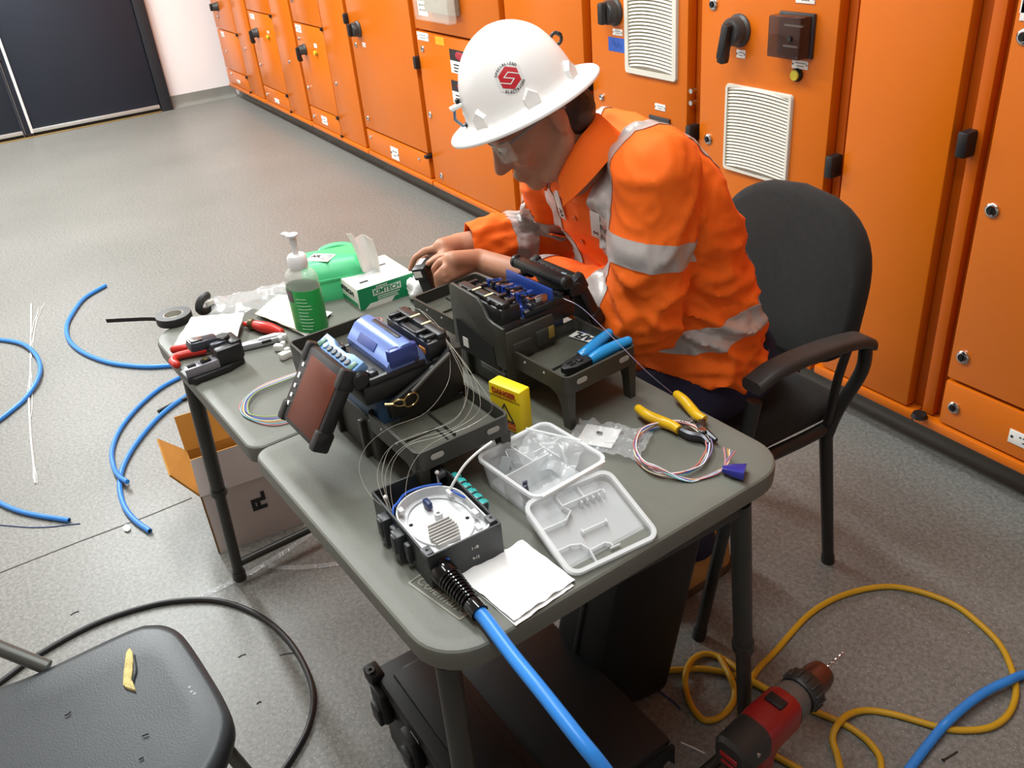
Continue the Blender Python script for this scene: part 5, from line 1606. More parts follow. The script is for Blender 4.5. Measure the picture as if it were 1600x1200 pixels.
b = MB(); b.lathe([(0, 0), (.024, 0), (.0245, .02), (.021, .034), (.0, .034)], 24, DM @ T(.165, 0, 0) @ XY); ck = put('chuck', b, mat('chuck_bronze', '6e4a3c', rough=.35, metal=.7, var=.25, vscale=30), t, world=True)
b = MB(); b.lathe([(0, 0), (.013, 0), (.006, .012), (0, .012)], 16, DM @ T(.199, 0, 0) @ XY); put('chuck_jaw', b, STEELD, ck, world=True)
b = MB()
P = [(.208 + .05 * k / 40, .0012 * cos(k * .7), .0012 * sin(k * .7)) for k in range(41)]
b.tube(P, .0016, 8, M=DM); b.tube([(p[0], -p[1], -p[2]) for p in P], .0016, 8, M=DM); put('drill_bit', b, CHROME, t, world=True)
b = MB()
def hring(z, x, l_, w_): return [(x + a, y, z) for a, y in rrect(l_, w_, .014, 4)]
b.loft([hring(-.03, .05, .06, .046), hring(-.06, .045, .05, .038), hring(-.11, .034, .05, .038), hring(-.135, .03, .07, .05)], DM); put('grip', b, DRED, t, world=True)
b = MB(); b.box((.082, 0, -.055), (.022, .018, .036), .006, DM); put('trigger', b, BLK, t, world=True)
b = MB(); b.box((.03, 0, -.156), (.115, .072, .05), .01, DM); put('battery', b, DBK, t, world=True)
b = MB(); b.box((-.0285, 0, .002), (.003, .030, .008), .0005, DM); b.box((-.0285, 0, -.012), (.003, .024, .005), .0005, DM); put('rear_marking', b, DRED, t, world=True, kind='stuff')
b = MB(); b.cyl((.0, .0285, .012), (.0, .031, .012), .004, n=10, M=DM); b.cyl((.0, -.0285, .012), (.0, -.031, .012), .004, n=10, M=DM); put('housing_screw', b, SILVER, t, world=True, kind='stuff')
b = MB(); b.tube(smooth_path([(-.01, -.036, -.01), (-.03, -.05, -.05), (-.02, -.045, -.1)], 5), .004, 8, M=DM); put('belt_hook', b, STEELD, t, world=True)
# ================================================================== the seated worker
def pj(P):
    d = Vector(P) - EYE
    return (800 + FOC * d.dot(rt) / d.dot(fw), 600 - FOC * d.dot(up) / d.dot(fw))


def remesh(b, vox, smooth_n=6):
    """one continuous skin round every closed piece in the builder"""
    me = bpy.data.meshes.new('tmp')
    b.bm.to_mesh(me); b.bm.free()
    o = bpy.data.objects.new('tmp', me); COL.objects.link(o)
    md = o.modifiers.new('r', 'REMESH'); md.mode = 'VOXEL'; md.voxel_size = vox
    bpy.context.view_layer.update()
    m2 = bpy.data.meshes.new_from_object(o.evaluated_get(bpy.context.evaluated_depsgraph_get()))
    bpy.data.objects.remove(o)
    bm = bmesh.new(); bm.from_mesh(m2)
    for _ in range(smooth_n):
        bmesh.ops.smooth_vert(bm, verts=bm.verts[:], factor=.5, use_axis_x=True, use_axis_y=True, use_axis_z=True)
    bm.normal_update()
    return bm


def cap(b, pts, rs, n=14):
    """chain of tapered capsules through pts"""
    P = [Vector(p) for p in pts]
    for i in range(len(P) - 1):
        b.tube([P[i].lerp(P[i + 1], k / 4) for k in range(5)], 1, n, rs=[rs[i] + (rs[i + 1] - rs[i]) * k / 4 for k in range(5)])
    for p, r in zip(P, rs):
        b.ball(p, r, n, 10)


# --- frames of the body
HF = (-.87 * rt - .49 * up).normalized()                    # the way the head faces
HU = (-.43 * rt + .766 * up - .47 * fw)
HU = (HU - HF * HU.dot(HF)).normalized()
HB_ = EYE + (fw + rt * (17 / FOC) - up * (-440 / FOC)) * 1.55     # centre of the hat's brim
HM = frame(HB_, HF, HU)                                     # x forward, y the wearer's left, z up the head
def hd(x, y, z): return HM @ Vector((x, y, z))
FMH = HM @ RY(rad(15))                                      # the face looks further down than the hat
def hf(x, y, z): return FMH @ Vector((x, y, z))
NK = hd(-.050, 0, -.168)                                    # base of the neck
LS, RS = Vector((-1.155, .955, 1.075)), Vector((-1.49, .975, 1.045))
LE, LWR = Vector((-1.168, .926, .815)), at(748, 407, .842)
RE, RWR = Vector((-1.59, 1.02, .83)), at(716, 383, .852)

SKIN = mat('skin', 'b98468', rough=.5, var=.12, vscale=18, subsurf=.12, bump=.1, bscale=300, bdist=.0006)
HAIR = mat('hair_dark_brown', '2a1c15', rough=.55, var=.35, vscale=90, bump=.8, bscale=260, bdist=.002, stretch=(1, 1, .25))
SHIRT = mat('shirt_orange', 'fd6c0c', rough=.8, var=.08, vscale=9, bump=.12, bscale=700, bdist=.0006)
REFL = mat('reflective_tape', 'bdb6b2', rough=.35, metal=.25, var=.1, vscale=14, bump=.15, bscale=300)
NAVYT = mat('trouser_navy', '171a35', rough=.85, var=.2, vscale=12, bump=.2, bscale=500)

# --- body: head, neck, trunk, arms and hands as one skin
b = MB()
b.ball((0, 0, 0), 1, 28, 20, M=HM @ T(-.012, 0, .012) @ Matrix.Diagonal((.092, .076, .095, 1)))         # skull
b.ball((0, 0, 0), 1, 24, 16, M=FMH @ T(.026, 0, -.052) @ Matrix.Diagonal((.064, .062, .075, 1)))        # face mass
b.ball((0, 0, 0), 1, 20, 14, M=FMH @ T(.032, 0, -.105) @ Matrix.Diagonal((.048, .050, .036, 1)))        # jaw
b.ball((0, 0, 0), 1, 16, 12, M=FMH @ T(.070, 0, -.121) @ Matrix.Diagonal((.021, .024, .020, 1)))        # chin
cap(b, [hf(-.02, .052, -.055), hf(-.005, .055, -.085), hf(.045, .036, -.118)], [.019, .021, .018])
cap(b, [hf(-.02, -.052, -.055), hf(-.005, -.055, -.085), hf(.045, -.036, -.118)], [.019, .021, .018])
cap(b, [hf(.084, 0, -.022), hf(.098, 0, -.045), hf(.108, 0, -.060)], [.009, .0105, .0125])               # nose
for s in (-1, 1):
    b.ball(hf(.097, s * .011, -.064), .0085, 10, 8)
    b.ball(hf(.074, s * .03, -.024), .014, 12, 8)                                                        # eye
    cap(b, [hf(.083, s * .012, -.008), hf(.076, s * .042, -.010)], [.011, .010])                         # brow
    b.ball(hf(.062, s * .044, -.055), .021, 12, 8)                                                       # cheek
    b.ball((0, 0, 0), 1, 14, 10, M=FMH @ T(-.022, s * .076, -.042) @ RZ(s * .35) @ RY(-.2) @ Matrix.Diagonal((.019, .009, .032, 1)))   # ear
b.ball((0, 0, 0), 1, 12, 8, M=FMH @ T(.089, 0, -.087) @ Matrix.Diagonal((.013, .022, .0065, 1)))
b.ball((0, 0, 0), 1, 12, 8, M=FMH @ T(.086, 0, -.099) @ Matrix.Diagonal((.013, .019, .0075, 1)))
cap(b, [hd(-.03, 0, -.05), hd(-.045, 0, -.12), NK, NK + Vector((0, .06, -.05))], [.057, .053, .054, .055])
cap(b, [(-1.315, 1.03, .95), (-1.312, 1.13, .76), (-1.31, 1.21, .6)], [.092, .108, .115])
cap(b, [LS + Vector((-.03, .03, -.03)), (-1.32, 1.02, .99), RS + Vector((.03, .03, -.03))], [.044, .07, .044])
cap(b, [LS, LE, LWR], [.045, .038, .0255])
cap(b, [RS, RE, RWR], [.045, .038, .0265])


def hand(b, wrist, palm_pts, fingers, thumb, r=.0088):
    cap(b, [wrist] + palm_pts[:1], [.025, .020])
    for p in palm_pts:
        cap(b, [wrist.lerp(p, .25), p], [.018, .0125])
    for f in fingers:
        m_ = len(f)
        cap(b, f, [r * (1.12 - .38 * k / (m_ - 1)) for k in range(m_)], 10)
    cap(b, thumb, [.0135, .0105, .0088, .0075][:len(thumb)], 10)


def A(x, y, z): return at(x, y, z)


# right hand comes from the cuff, index stretched over the tool
kn = [A(691, 386, .868), A(691, 394, .858), A(694, 402, .848), A(698, 409, .838)]
hand(b, RWR, kn,
     [[kn[0], A(664, 392, .862), A(648, 403, .846), A(641, 421, .822)],
      [kn[1], A(668, 399, .842), A(655, 410, .826), A(652, 424, .806)],
      [kn[2], A(676, 408, .826), A(666, 418, .808), A(664, 430, .792)],
      [kn[3], A(686, 415, .82), A(678, 423, .802), A(676, 432, .79)]],
     [RWR.lerp(kn[0], .3) + Vector((.01, -.005, -.004)), A(694, 398, .86), A(680, 404, .858), A(669, 412, .852)])
# left hand reaches in from the right of the picture, fingers curled round the near side
kn = [A(706, 407, .874), A(703, 415, .866), A(703, 424, .856), A(706, 431, .846)]
hand(b, LWR, kn,
     [[kn[0], A(688, 408, .872), A(678, 419, .858), A(680, 431, .84)],
      [kn[1], A(693, 420, .866), A(682, 430, .852), A(682, 442, .834)],
      [kn[2], A(694, 430, .854), A(685, 438, .84), A(684, 449, .824)],
      [kn[3], A(698, 438, .842), A(690, 445, .828), A(689, 453, .814)]],
     [LWR.lerp(kn[0], .35), A(704, 400, .872), A(690, 401, .868), A(678, 407, .862)], .0086)
bm = remesh(b, .0042, 3)
hv = [v for v in bm.verts if (v.co - HB_).length < .21]
for _ in range(7): bmesh.ops.smooth_vert(bm, verts=hv, factor=.5, use_axis_x=True, use_axis_y=True, use_axis_z=True)
person = put('person', bm, SKIN, angle=80, weld=0)
tag(person, 'seated worker in orange high-visibility shirt and navy trousers leaning over the table', 'person')
WM[person.name] = Matrix.Identity(4)


# --- hair below the hat
b = MB()
b.ball((0, 0, 0), 1, 32, 24, M=HM @ T(-.016, 0, .010) @ Matrix.Diagonal((.094, .0785, .1, 1)))
b.ball((0, 0, 0), 1, 24, 16, M=HM @ T(-.058, 0, -.048) @ Matrix.Diagonal((.056, .066, .052, 1)))
hb = b.bm
Mi = HM.inverted()
bm = remesh(b, .005, 2)
dead = []
for f in bm.faces:
    c = Mi @ f.calc_center_median()
    keep = False if c.x > -.035 else c.z > (-.012 - min(.075, (-c.x) * 2.2 if c.x < -.012 else 0))
    keep = keep and c.z < .004
    if not keep: dead.append(f)
bmesh.ops.delete(bm, geom=dead, context='FACES')
for v in bm.verts: v.co += v.normal * (.0025 + .0025 * noise.noise(v.co * 90))
bmesh.ops.solidify(bm, geom=bm.faces[:], thickness=.004)
put('hair', bm, HAIR, person, angle=70, weld=0)
# eyes
for s in (-1, 1):
    b = MB(); b.ball(hf(.0775, s * .031, -.0245), .0115, 14, 10); e = put('eye', b, mat('eye_white', 'cfc6bd', rough=.25, var=.03), person, world=True)
    b = MB(); b.ball(hf(.0855, s * .0305, -.027), .0048, 10, 8); put('iris', b, mat('iris_brown', '2c1d14', rough=.2, var=.1), e, world=True)

# --- shirt: trunk, sleeves, one loose garment
def ell(c, rx, ry, tilt, n=36, p=2.4):
    """ring in a plane tilted about the x axis"""
    out = []
    for k in range(n):
        a = 2 * pi * k / n
        ca, sa = cos(a), sin(a)
        x, y = math.copysign(abs(ca) ** (2 / p), ca) * rx, math.copysign(abs(sa) ** (2 / p), sa) * ry
        out.append((c[0] + x, c[1] + y * cos(tilt), c[2] + y * sin(tilt)))
    return out


b = MB()
b.loft([ell((-1.31, 1.165, .575), .165, .11, .28), ell((-1.31, 1.16, .585), .192, .134, .28), ell((-1.31, 1.145, .635), .2, .146, .36), ell((-1.31, 1.125, .70), .196, .148, .45),
        ell((-1.312, 1.105, .79), .188, .143, .5), ell((-1.315, 1.085, .88), .192, .142, .55), ell((-1.318, 1.045, .965), .2, .138, .62), ell((-1.32, .99, 1.035), .185, .122, .7), ell((-1.32, .955, 1.08), .13, .098, .7), ell(NK + Vector((0, .01, .01)), .07, .066, .7)])
cap(b, [LS + Vector((-.055, .035, -.01)), LS, LS.lerp(LE, .5) + Vector((.008, 0, 0)), LE + Vector((.0, .01, -.012)), LE.lerp(LWR, .42), LE.lerp(LWR, .60)], [.08, .073, .072, .068, .054, .046], 18)
cap(b, [RS + Vector((.055, .035, -.01)), RS, RS.lerp(RE, .5), RE + Vector((.0, .0, -.005)), RE.lerp(RWR, .45), RE.lerp(RWR, .86)], [.085, .078, .072, .066, .056, .042], 18)
bm = remesh(b, .0075, 4)


def seg_dist(p, a, c):
    t = max(0, min(1, (p - a).dot(c - a) / (c - a).length_squared))
    return (p - a.lerp(c, t)).length, t


ax_l = (LE - LS).normalized()
for v in bm.verts:
    p = v.co
    dl, tl_ = seg_dist(p, LS, LE)
    dr, tr_ = seg_dist(p, RE, RWR)
    # cloth folds: ridges drawn along stretched noise, across the trunk and slanting round the sleeves
    if dl < .10 and p.x > -1.26:
        q = Vector((p.x * 8 + p.z * 9, p.y * 8, p.z * 8 - p.y * 12)); k = .0125 * (.75 + .55 * tl_)
    elif dr < .10 and p.x < -1.5:
        q = Vector((p.x * 12, p.y * 12 + p.z * 6, p.z * 18)); k = .013
    else:
        q = Vector((p.x * 4.5, p.y * 6 - p.z * 4, p.z * 15 + p.y * 8)); k = .007 + .013 * max(0, min(1, (1.0 - p.z) * 3.2)) * (1.0 if p.z > .56 else .5)
    n1 = noise.noise(q); n2 = noise.noise(q * 2.2 + Vector((4, 2, 7)))
    r1, r2 = 1 - min(1, abs(n1) * 2.6), 1 - min(1, abs(n2) * 2.6)
    v.co += v.normal * k * (r1 * r1 * 1.0 + r2 * r2 * .45 - .35)
for _ in range(1):
    bmesh.ops.smooth_vert(bm, verts=bm.verts[:], factor=.35, use_axis_x=True, use_axis_y=True, use_axis_z=True)
# open cuffs and hem: clear the closing caps
for co_, no_, rad_ in ((RE.lerp(RWR, .90), RWR - RE, .09), (LE.lerp(LWR, .64), LWR - LE, .09)):
    fs = [f for f in bm.faces if (f.calc_center_median() - co_).length < rad_]
    gs = set(fs)
    for f in fs: gs.update(f.edges); gs.update(f.verts)
    bmesh.ops.bisect_plane(bm, geom=list(gs), plane_co=co_, plane_no=no_.normalized())
dead = []
for f in bm.faces:
    c = f.calc_center_median()
    a_l = (c - LE).dot((LWR - LE).normalized()) / (LWR - LE).length
    a_r = (c - RE).dot((RWR - RE).normalized()) / (RWR - RE).length
    if (a_r > .90 and (c - RWR).length < .09) or (a_l > .64 and seg_dist(c, LE, LWR)[0] < .066 and c.x < -1.3 and seg_dist(c, RE, RWR)[0] > .062): dead.append(f)
    elif (c - NK).length < .048 and (c - NK).dot(HU) > -.01: dead.append(f)
bmesh.ops.delete(bm, geom=dead, context='FACES')
bm.normal_update()
base = bm.copy()
sh_bm = bm
bmesh.ops.solidify(sh_bm, geom=sh_bm.faces[:], thickness=.002)
shirt = put('shirt', sh_bm, SHIRT, person, angle=75, weld=0, label='orange high-visibility work shirt')


def band(name, planes, pred, off=.0022, m=None, label=None):
    """strip of the shirt's surface between planes, lifted a little off the cloth"""
    t = base.copy()
    for co, no in planes:
        bmesh.ops.bisect_plane(t, geom=t.verts[:] + t.edges[:] + t.faces[:], plane_co=co, plane_no=no, clear_outer=True)
    kill = [f for f in t.faces if not pred(f.calc_center_median(), f.normal)]
    bmesh.ops.delete(t, geom=kill, context='FACES')
    t.normal_update()
    for v in t.verts: v.co += v.normal * off
    if not t.faces:
        t.free(); return None
    bmesh.ops.solidify(t, geom=t.faces[:], thickness=.0012)
    return put(name, t, m or REFL, shirt, angle=75, weld=0, label=label)


def slab(c, n, w_):
    c, n = Vector(c), Vector(n).normalized()
    return [(c + n * w_ / 2, n), (c - n * w_ / 2, -n)]


al = (LE - LS).normalized()
band('reflective_band', slab(LS.lerp(LE, .50), (0, .2, 1), .05), lambda c, n: seg_dist(c, LS, LE)[0] < .096 and c.x > -1.255 and c.y < 1.02)
band('reflective_band', slab((-1.31, 1.2, .742), (0, -.12, 1), .056), lambda c, n: seg_dist(c, LE, LWR)[0] > .09)
ar_ = (RWR - RE).normalized()
band('reflective_band', slab(RE.lerp(RWR, .38), ar_, .05), lambda c, n: seg_dist(c, RE, RWR)[0] < .10)
au = (RE - RS).normalized()
band('reflective_band', slab(RS.lerp(RE, .66), au, .05), lambda c, n: seg_dist(c, RS, RE)[0] < .105 and c.x < -1.47)
for xs in (-1.232, -1.412):
    band('shoulder_strap', slab((xs, 1, 1), (1, 0, 0), .06), lambda c, n: c.z > .80 and n.z > -.55 and seg_dist(c, LS, LE)[0] > .0)
band('hem_patch', slab((-1.25, 1.3, .625), (0, 0, 1), .04) + slab((-1.17, 1.26, .6), (.5, -.8, 0), .06), lambda c, n: c.y > 1.235)
base.free()
# collar turned down round the neck
ax = (hd(-.04, 0, -.1) - NK).normalized()
CM = frame(NK, (HF - ax * HF.dot(ax)).normalized(), ax)
rows = [[], [], [], []]
for k in range(33):
    a = rad(42 + 276 * k / 32)
    fr = max(0, 1 - min(k, 32 - k) / 8) ** 1.4                     # 1 at the two collar points
    ca, sa = cos(a), sin(a)
    rows[0].append(CM @ Vector((.059 * ca - .004, .059 * sa, .02)))
    rows[1].append(CM @ Vector((.062 * ca - .004, .062 * sa, .082 - .030 * fr)))
    rows[2].append(CM @ Vector((.076 * ca - .002, .076 * sa, .074 - .034 * fr)))
    rows[3].append(CM @ Vector((.095 * ca + .004, .095 * sa, .024 - .026 * fr)))
b = MB(); b.sheet([[tuple(p) for p in r_] for r_ in rows], .005); put('collar', b, SHIRT, shirt, world=True, angle=75)
# placket with buttons, pocket flap and name patch on the chest
def on_front(x, z):
    best = None
    for v in shirt.data.vertices:
        if abs(v.co.z - z) < .012 and abs(v.co.x - x) < .012 and (best is None or v.co.y < best.y): best = v.co.copy()
    return best or Vector((x, .95, z))
for z in (.96, .90, .84):
    p = on_front(-1.322, z)
    b = MB(); b.lathe([(0, 0), (.006, 0), (.006, .002), (.0045, .003), (0, .002)], 14, T(*(p + Vector((0, -.0005, 0)))) @ RX(pi / 2 + .3)); put('button', b, mat('button_orange', 'd9641f', rough=.4, var=.05), shirt, world=True)
def on_px(px, py):
    best = None
    for v in shirt.data.vertices:
        q = pj(v.co)
        if abs(q[0] - px) < 7 and abs(q[1] - py) < 7:
            dd = (v.co - EYE).length
            if best is None or dd < best[0]: best = (dd, v.co.copy(), v.normal.copy())
    return best
def lay(px, py, tx, ty):
    """frame on the cloth: x axis heading for (tx, ty) in the photo, z out of the cloth"""
    a, c = on_px(px, py), on_px(tx, ty)
    if a is None or c is None: return None
    nn = a[2] if a[2].dot(EYE - a[1]) > 0 else -a[2]
    return frame(a[1] + nn * .004, c[1] - a[1], nn)
for q, nm in (((872, 322, 877, 345), 'AA'), ((927, 352, 929, 372), 'S')):
    PM = lay(*q)
    if PM is None: continue
    b = MB(); b.box((0, 0, 0), (.062, .022, .0016), .0005, PM); npat = put('name_patch', b, mat('patch_white', 'dcd6d0', rough=.7, var=.04), shirt, world=True)
    text('patch_letters', nm, .016, INK, npat, PM @ T(.018, 0, .001), world=True, width=.02 if len(nm) > 1 else None, bold=.0004)
PM = lay(878, 372, 900, 376)
if PM is not None:
    b = MB(); b.prism([(-.05, .03), (-.05, -.012), (0, -.03), (.05, -.012), (.05, .03)], -.001, .0016, PM, bev=.0005); put('pocket_flap', b, SHIRT, shirt, world=True)

# --- trousers and boots
b = MB()
b.ball((0, 0, 0), 1, 24, 16, M=T(-1.31, 1.225, .585) @ Matrix.Diagonal((.175, .13, .10, 1)))
for s, xk in ((1, -1.215), (-1, -1.42)):
    cap(b, [(-1.31 + s * .10, 1.22, .58), (-1.31 + s * .115, 1.04, .57), (xk, .87, .555)], [.092, .088, .072], 16)
    cap(b, [(xk, .87, .545), (xk - .005, 1.0, .33), (xk - .01, 1.12, .13)], [.07, .064, .056], 16)
bm = remesh(b, .010, 3)
for v in bm.verts:
    q = Vector((v.co.x * 12, v.co.y * 9, v.co.z * 13)); v.co += v.normal * .010 * (.4 - abs(noise.noise(q)))
tr = put('trousers', bm, NAVYT, person, angle=75, weld=0)
TAN = mat('boot_tan', 'a87b3f', rough=.8, var=.2, vscale=18, bump=.2, bscale=200)
for xk in (-1.235, -1.43):
    BMx = T(xk, 1.15, 0) @ RZ(-pi / 2 + .08)        # x forward to the toe
    b = MB()
    def br(z, x0, x1, w_): return [((x0 + x1) / 2 + x, y, z) for x, y in rrect(x1 - x0, w_, min(w_ * .45, (x1 - x0) * .45), 6)]
    b.loft([br(.022, -.09, .185, .092), br(.045, -.088, .182, .094), br(.075, -.085, .14, .088), br(.10, -.082, .06, .080), br(.125, -.078, .05, .082), br(.13, -.06, .04, .074)], BMx)
    bo = put('boot', b, TAN, person, world=True, angle=60, label='tan leather work boot')
    b = MB(); b.prism([(x + .048, y) for x, y in rrect(.285, .1, .045, 6)], 0, .024, BMx, bev=.003); put('sole', b, mat('sole_brown', '4a3522', rough=.8, var=.15), bo, world=True)

# --- the hard hat
HATW = mat('hat_white', 'f3f0ec', rough=.28, spec=.5, var=.02, coat=.15)
hat = thing('hard_hat', 'white full-brim hard hat with a red hexagon sticker, worn by the person', 'hard hat', M=HM)
DA, DB, DH = .105, .092, .136
def dome(az, el, k=1.0): return Vector((DA * cos(el) * cos(az) * k, DB * cos(el) * sin(az) * k, DH * sin(el) * k))
n, m_ = 64, 18
rings = []
def hat_ring(f, g, z):          # f scale of the dome outline, g extra brim width
    return [((DA * f + g) * cos(2 * pi * k / n), (DB * f + g * .95) * sin(2 * pi * k / n), z(2 * pi * k / n) if callable(z) else z) for k in range(n)]
b = MB()
prof = []
under = [hat_ring(.92, .0, .004), hat_ring(1.0, .005, -.003), hat_ring(1.0, .035, -.010)]
rim = [hat_ring(1.0, .0395, -.0085), hat_ring(1.0, .0402, -.005), hat_ring(1.0, .038, -.002)]
topb = [hat_ring(1.0, .018, .003), hat_ring(1.0, .007, .007), hat_ring(.998, .001, .013)]
dm = []
for i in range(1, m_):
    el = pi / 2 * i / m_
    if sin(el) * DH < .016: continue
    ring_ = []
    for k in range(n):
        az = 2 * pi * k / n
        p = dome(az, el)
        # crest ridge from front to back over the top, flat bevel on the forehead
        ridge = math.exp(-(p.y / .016) ** 2) * max(0, min(1, (p.z - .05) / .05)) * .005
        q = p * (1 + ridge / max(p.length, .01))
        ring_.append(tuple(q))
    dm.append(ring_)
b.loft(under + rim + topb + dm + [[(.004 * cos(2 * pi * k / n), .004 * sin(2 * pi * k / n), DH + .005) for k in range(n)]], caps=True)
shell_ = put('shell', b, HATW, hat, angle=50)
b = MB(); b.lathe([(.06, .0), (.088, -.002), (.09, -.02), (.086, -.02), (.084, -.004), (.06, -.004)], 32, sx=1.0, sy=.87); put('headband', b, DKGREY, hat)
for az in (35, 90, 145, 215, 270, 325):
    a = rad(az)
    M_ = T(DA * 1.0 * cos(a), DB * sin(a), .018) @ RZ(math.atan2(sin(a) / DB, cos(a) / DA))
    b = MB(); b.loft([[(.006, y, z) for y, z in ((-.013, -.012), (.013, -.012), (.013, .006), (.0, .018), (-.013, .006))], [(-.006, y, z) for y, z in ((-.014, -.012), (.014, -.012), (.014, .008), (.0, .022), (-.014, .008))]], M_)
    put('slot_lug', b, HATW, hat)
# sticker wrapped on the left side of the dome
best = min(((az, el) for az in range(40, 150, 2) for el in range(10, 60, 2)), key=lambda t_: (Vector(pj(HM @ dome(rad(t_[0]), rad(t_[1])))) - Vector((798, 123))).length)
sc0 = dome(rad(best[0]), rad(best[1]))
nrm = Vector((sc0.x / DA ** 2, sc0.y / DB ** 2, sc0.z / DH ** 2)).normalized()
# upright for someone standing beside the worker: tilted with the hat's lean
upv = HM.to_3x3().inverted() @ (up * .985 + rt * .1)
ey = (upv - nrm * upv.dot(nrm)).normalized()
ex_ = ey.cross(nrm)
def wrap(x, y, k):
    p = sc0 + ex_ * x + ey * y
    for _ in range(3):
        p = p - nrm * 0
    s_ = 1 / math.sqrt((p.x / DA) ** 2 + (p.y / DB) ** 2 + (p.z / DH) ** 2)
    return p * (s_ + k)
def decal(name, polys, m, k, parent, fine=True):
    t = bmesh.new()
    for poly in polys:
        f = t.faces.new([t.verts.new((x, y, 0)) for x, y in poly])
    bmesh.ops.triangulate(t, faces=t.faces[:])
    for _ in range(2 if fine else 0): bmesh.ops.subdivide_edges(t, edges=t.edges[:], cuts=1, use_grid_fill=True)
    for v in t.verts: v.co = wrap(v.co.x, v.co.y, k)
    o = MB(); o.take(t)
    return put(name, o, m, parent, angle=80, weld=0)
hexp = lambda r_, a0=0: [(r_ * cos(rad(a0 + 60 * k)), r_ * sin(rad(a0 + 60 * k))) for k in range(6)]
st = decal('sticker', [hexp(.0265)], mat('sticker_clear_white', 'e7e4e1', rough=.3, var=.02), .006, hat)
decal('red_hexagon', [hexp(.0195)], mat('logo_red', 'c2242f', rough=.35, var=.04), .012, st)
def strip(pts, w_):
    out = []
    for (x0, y0), (x1, y1) in zip(pts, pts[1:]):
        v = Vector((x1 - x0, y1 - y0)).normalized(); o_ = Vector((-v.y, v.x)) * w_ / 2; e_ = v * w_ / 2
        out.append([(x0 - o_.x - e_.x, y0 - o_.y - e_.y), (x1 - o_.x + e_.x, y1 - o_.y + e_.y), (x1 + o_.x + e_.x, y1 + o_.y + e_.y), (x0 + o_.x - e_.x, y0 + o_.y - e_.y)])
    return out
decal('letter_line', strip([(.0145, .0078), (-.003, .0078), (-.0085, -.001), (.008, -.001), (.0035, -.0098), (-.0145, -.0098)], .0016), AFLW, .018, st)
def arc_text(s_, a0, a1, r_, out=True):
    res = []
    for i, chh in enumerate(s_):
        a = rad(a0 + (a1 - a0) * i / (len(s_) - 1))
        c = bpy.data.curves.new('c', 'FONT'); c.body = chh; c.size = .0062; c.align_x = 'CENTER'; c.align_y = 'CENTER'; c.resolution_u = 2; c.offset = .00018
        o = bpy.data.objects.new('c', c); COL.objects.link(o); bpy.context.view_layer.update()
        me = bpy.data.meshes.new_from_object(o); bpy.data.objects.remove(o); bpy.data.curves.remove(c)
        rot = a - pi / 2 if out else a + pi / 2
        t = bmesh.new(); t.from_mesh(me)
        for v in t.verts:
            x, y = v.co.x, v.co.y
            x, y = x * cos(rot) - y * sin(rot) + r_ * cos(a), x * sin(rot) + y * cos(rot) + r_ * sin(a)
            v.co = wrap(x, y, .018)
        res.append(t)
    b = MB()
    for t in res: b.take(t)
    return b
put('upper_lettering', arc_text('SPECIALIZED', 178, 72, .0228), INK, st, weld=0, kind='stuff')
put('lower_lettering', arc_text('ELECTRICAL', 262, 358, .0228, False), INK, st, weld=0, kind='stuff')
# lamp bracket on the forehead and clip at the back
p = dome(0, .28)
b = MB(); b.box((p.x + .008, 0, p.z + .012), (.022, .02, .007), .002); put('lamp_bracket', b, WHITEP, hat)
b = MB(); b.tube([(p.x + .012, 0, p.z + .010), (p.x + .019, 0, p.z - .006), (p.x + .012, 0, p.z - .022), (p.x + .002, 0, p.z - .024)], .0028, 8); put('bracket_loop', b, mat('bracket_blue_grey', '7d8ea0', rough=.35, metal=.4, var=.1), hat)
b = MB(); b.box((p.x + .003, 0, p.z - .024), (.01, .014, .008), .002); put('bracket_foot', b, BLK, hat)
b = MB(); b.box((p.x + .001, 0, p.z + .018), (.008, .012, .01), .002); put('bracket_foot', b, BLK, hat)
bq = min(((az, el) for az in range(140, 260, 3) for el in range(20, 80, 3)), key=lambda t_: (Vector(pj(HM @ dome(rad(t_[0]), rad(t_[1]), 1.06))) - Vector((868, 62))).length)
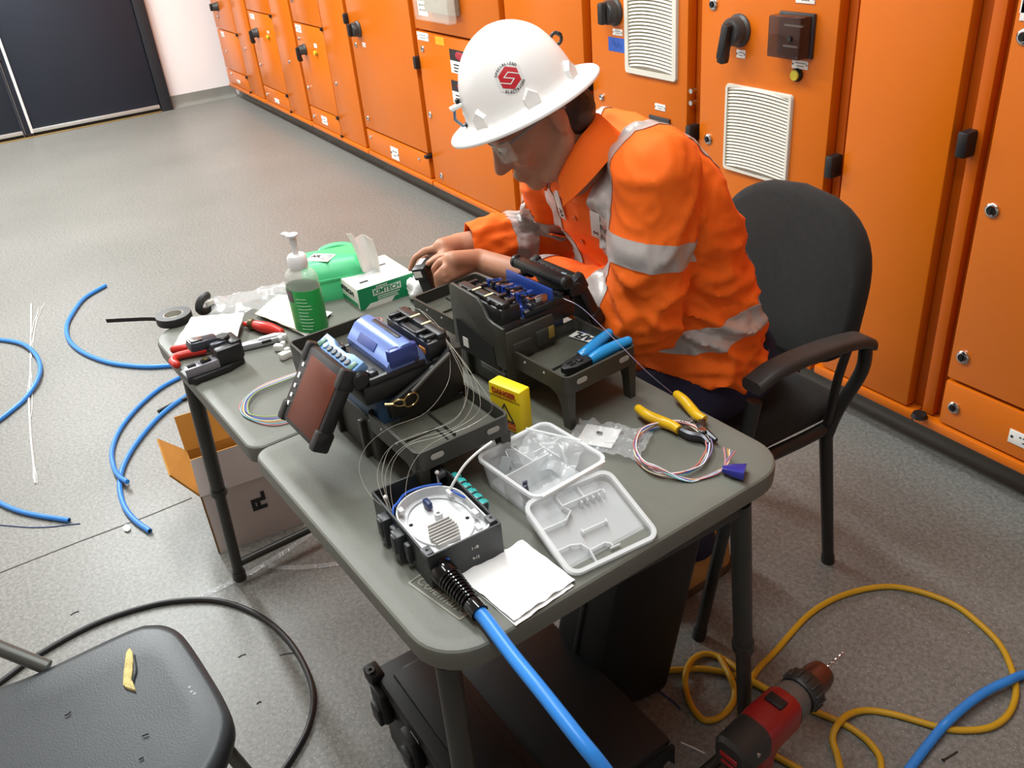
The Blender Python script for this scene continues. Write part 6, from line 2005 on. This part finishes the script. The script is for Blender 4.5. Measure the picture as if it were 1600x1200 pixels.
c_ = dome(rad(bq[0]), rad(bq[1]))
nb = c_.normalized()
b = MB(); LMx = frame(c_ + nb * .006, nb, (0, 0, 1)); b.tube([(.010 * cos(a) + .003, 0, .010 * sin(a)) for a in [2 * pi * k / 20 for k in range(20)]], .003, 8, closed=True, M=LMx); b.box((.012, 0, 0), (.006, .012, .01), .002, LMx); put('cable_clip', b, DKGREY, hat)

# --- safety glasses
gl_ = thing('safety_glasses', 'clear safety glasses on the person, under the hard hat brim', 'glasses', M=FMH @ T(-.006, 0, -.006))
b = MB(); g = []
for i in range(5):
    z = -.006 - .036 * i / 4
    g.append([(.098 - .9 * (y ** 2) * 6 + .002 * i, y, z) for y in [-.066 + .132 * k / 16 for k in range(17)]])
b.sheet(g, .0014); put('lens', b, mat('lens_clear', 'f2f2ee', rough=.05, alpha=.12, var=.02, spec=.8), gl_)
for s in (-1, 1):
    b = MB(); b.tube(smooth_path([(.074, s * .067, -.012), (.03, s * .074, -.014), (-.02, s * .079, -.018), (-.035, s * .079, -.03)], 4), .0024, 8); put('temple', b, mat('temple_grey', '8d8f8e', rough=.3, alpha=.8, var=.05), gl_)
b = MB(); b.tube([(.098 - .9 * (y ** 2) * 6, y, -.006) for y in [-.066 + .132 * k / 16 for k in range(17)]], .0016, 6); put('top_rim', b, MATS['temple_grey'], gl_)

# --- black tool between the hands
dv_ = thing('handheld_tool', 'small black tool with white labels held in both hands', 'tool', M=frame(A(662, 420, .835), A(650, 436, .83) - A(674, 404, .84), (0, -.3, 1)))
b = MB(); b.box((0, 0, 0), (.052, .03, .028), .004); b.box((-.02, 0, -.012), (.03, .034, .016), .004); put('casing', b, SBLK, dv_)
b = MB(); b.box((-.006, -.004, .0145), (.026, .012, .0008)); put('tool_label', b, AFLW, dv_)
b = MB(); b.box((.0265, -.002, .001), (.0008, .018, .014)); put('tool_label', b, AFLW, dv_)
b = MB(); b.box((.01, .002, -.03), (.026, .026, .04), .005); put('tool_foot', b, SBLK, dv_)
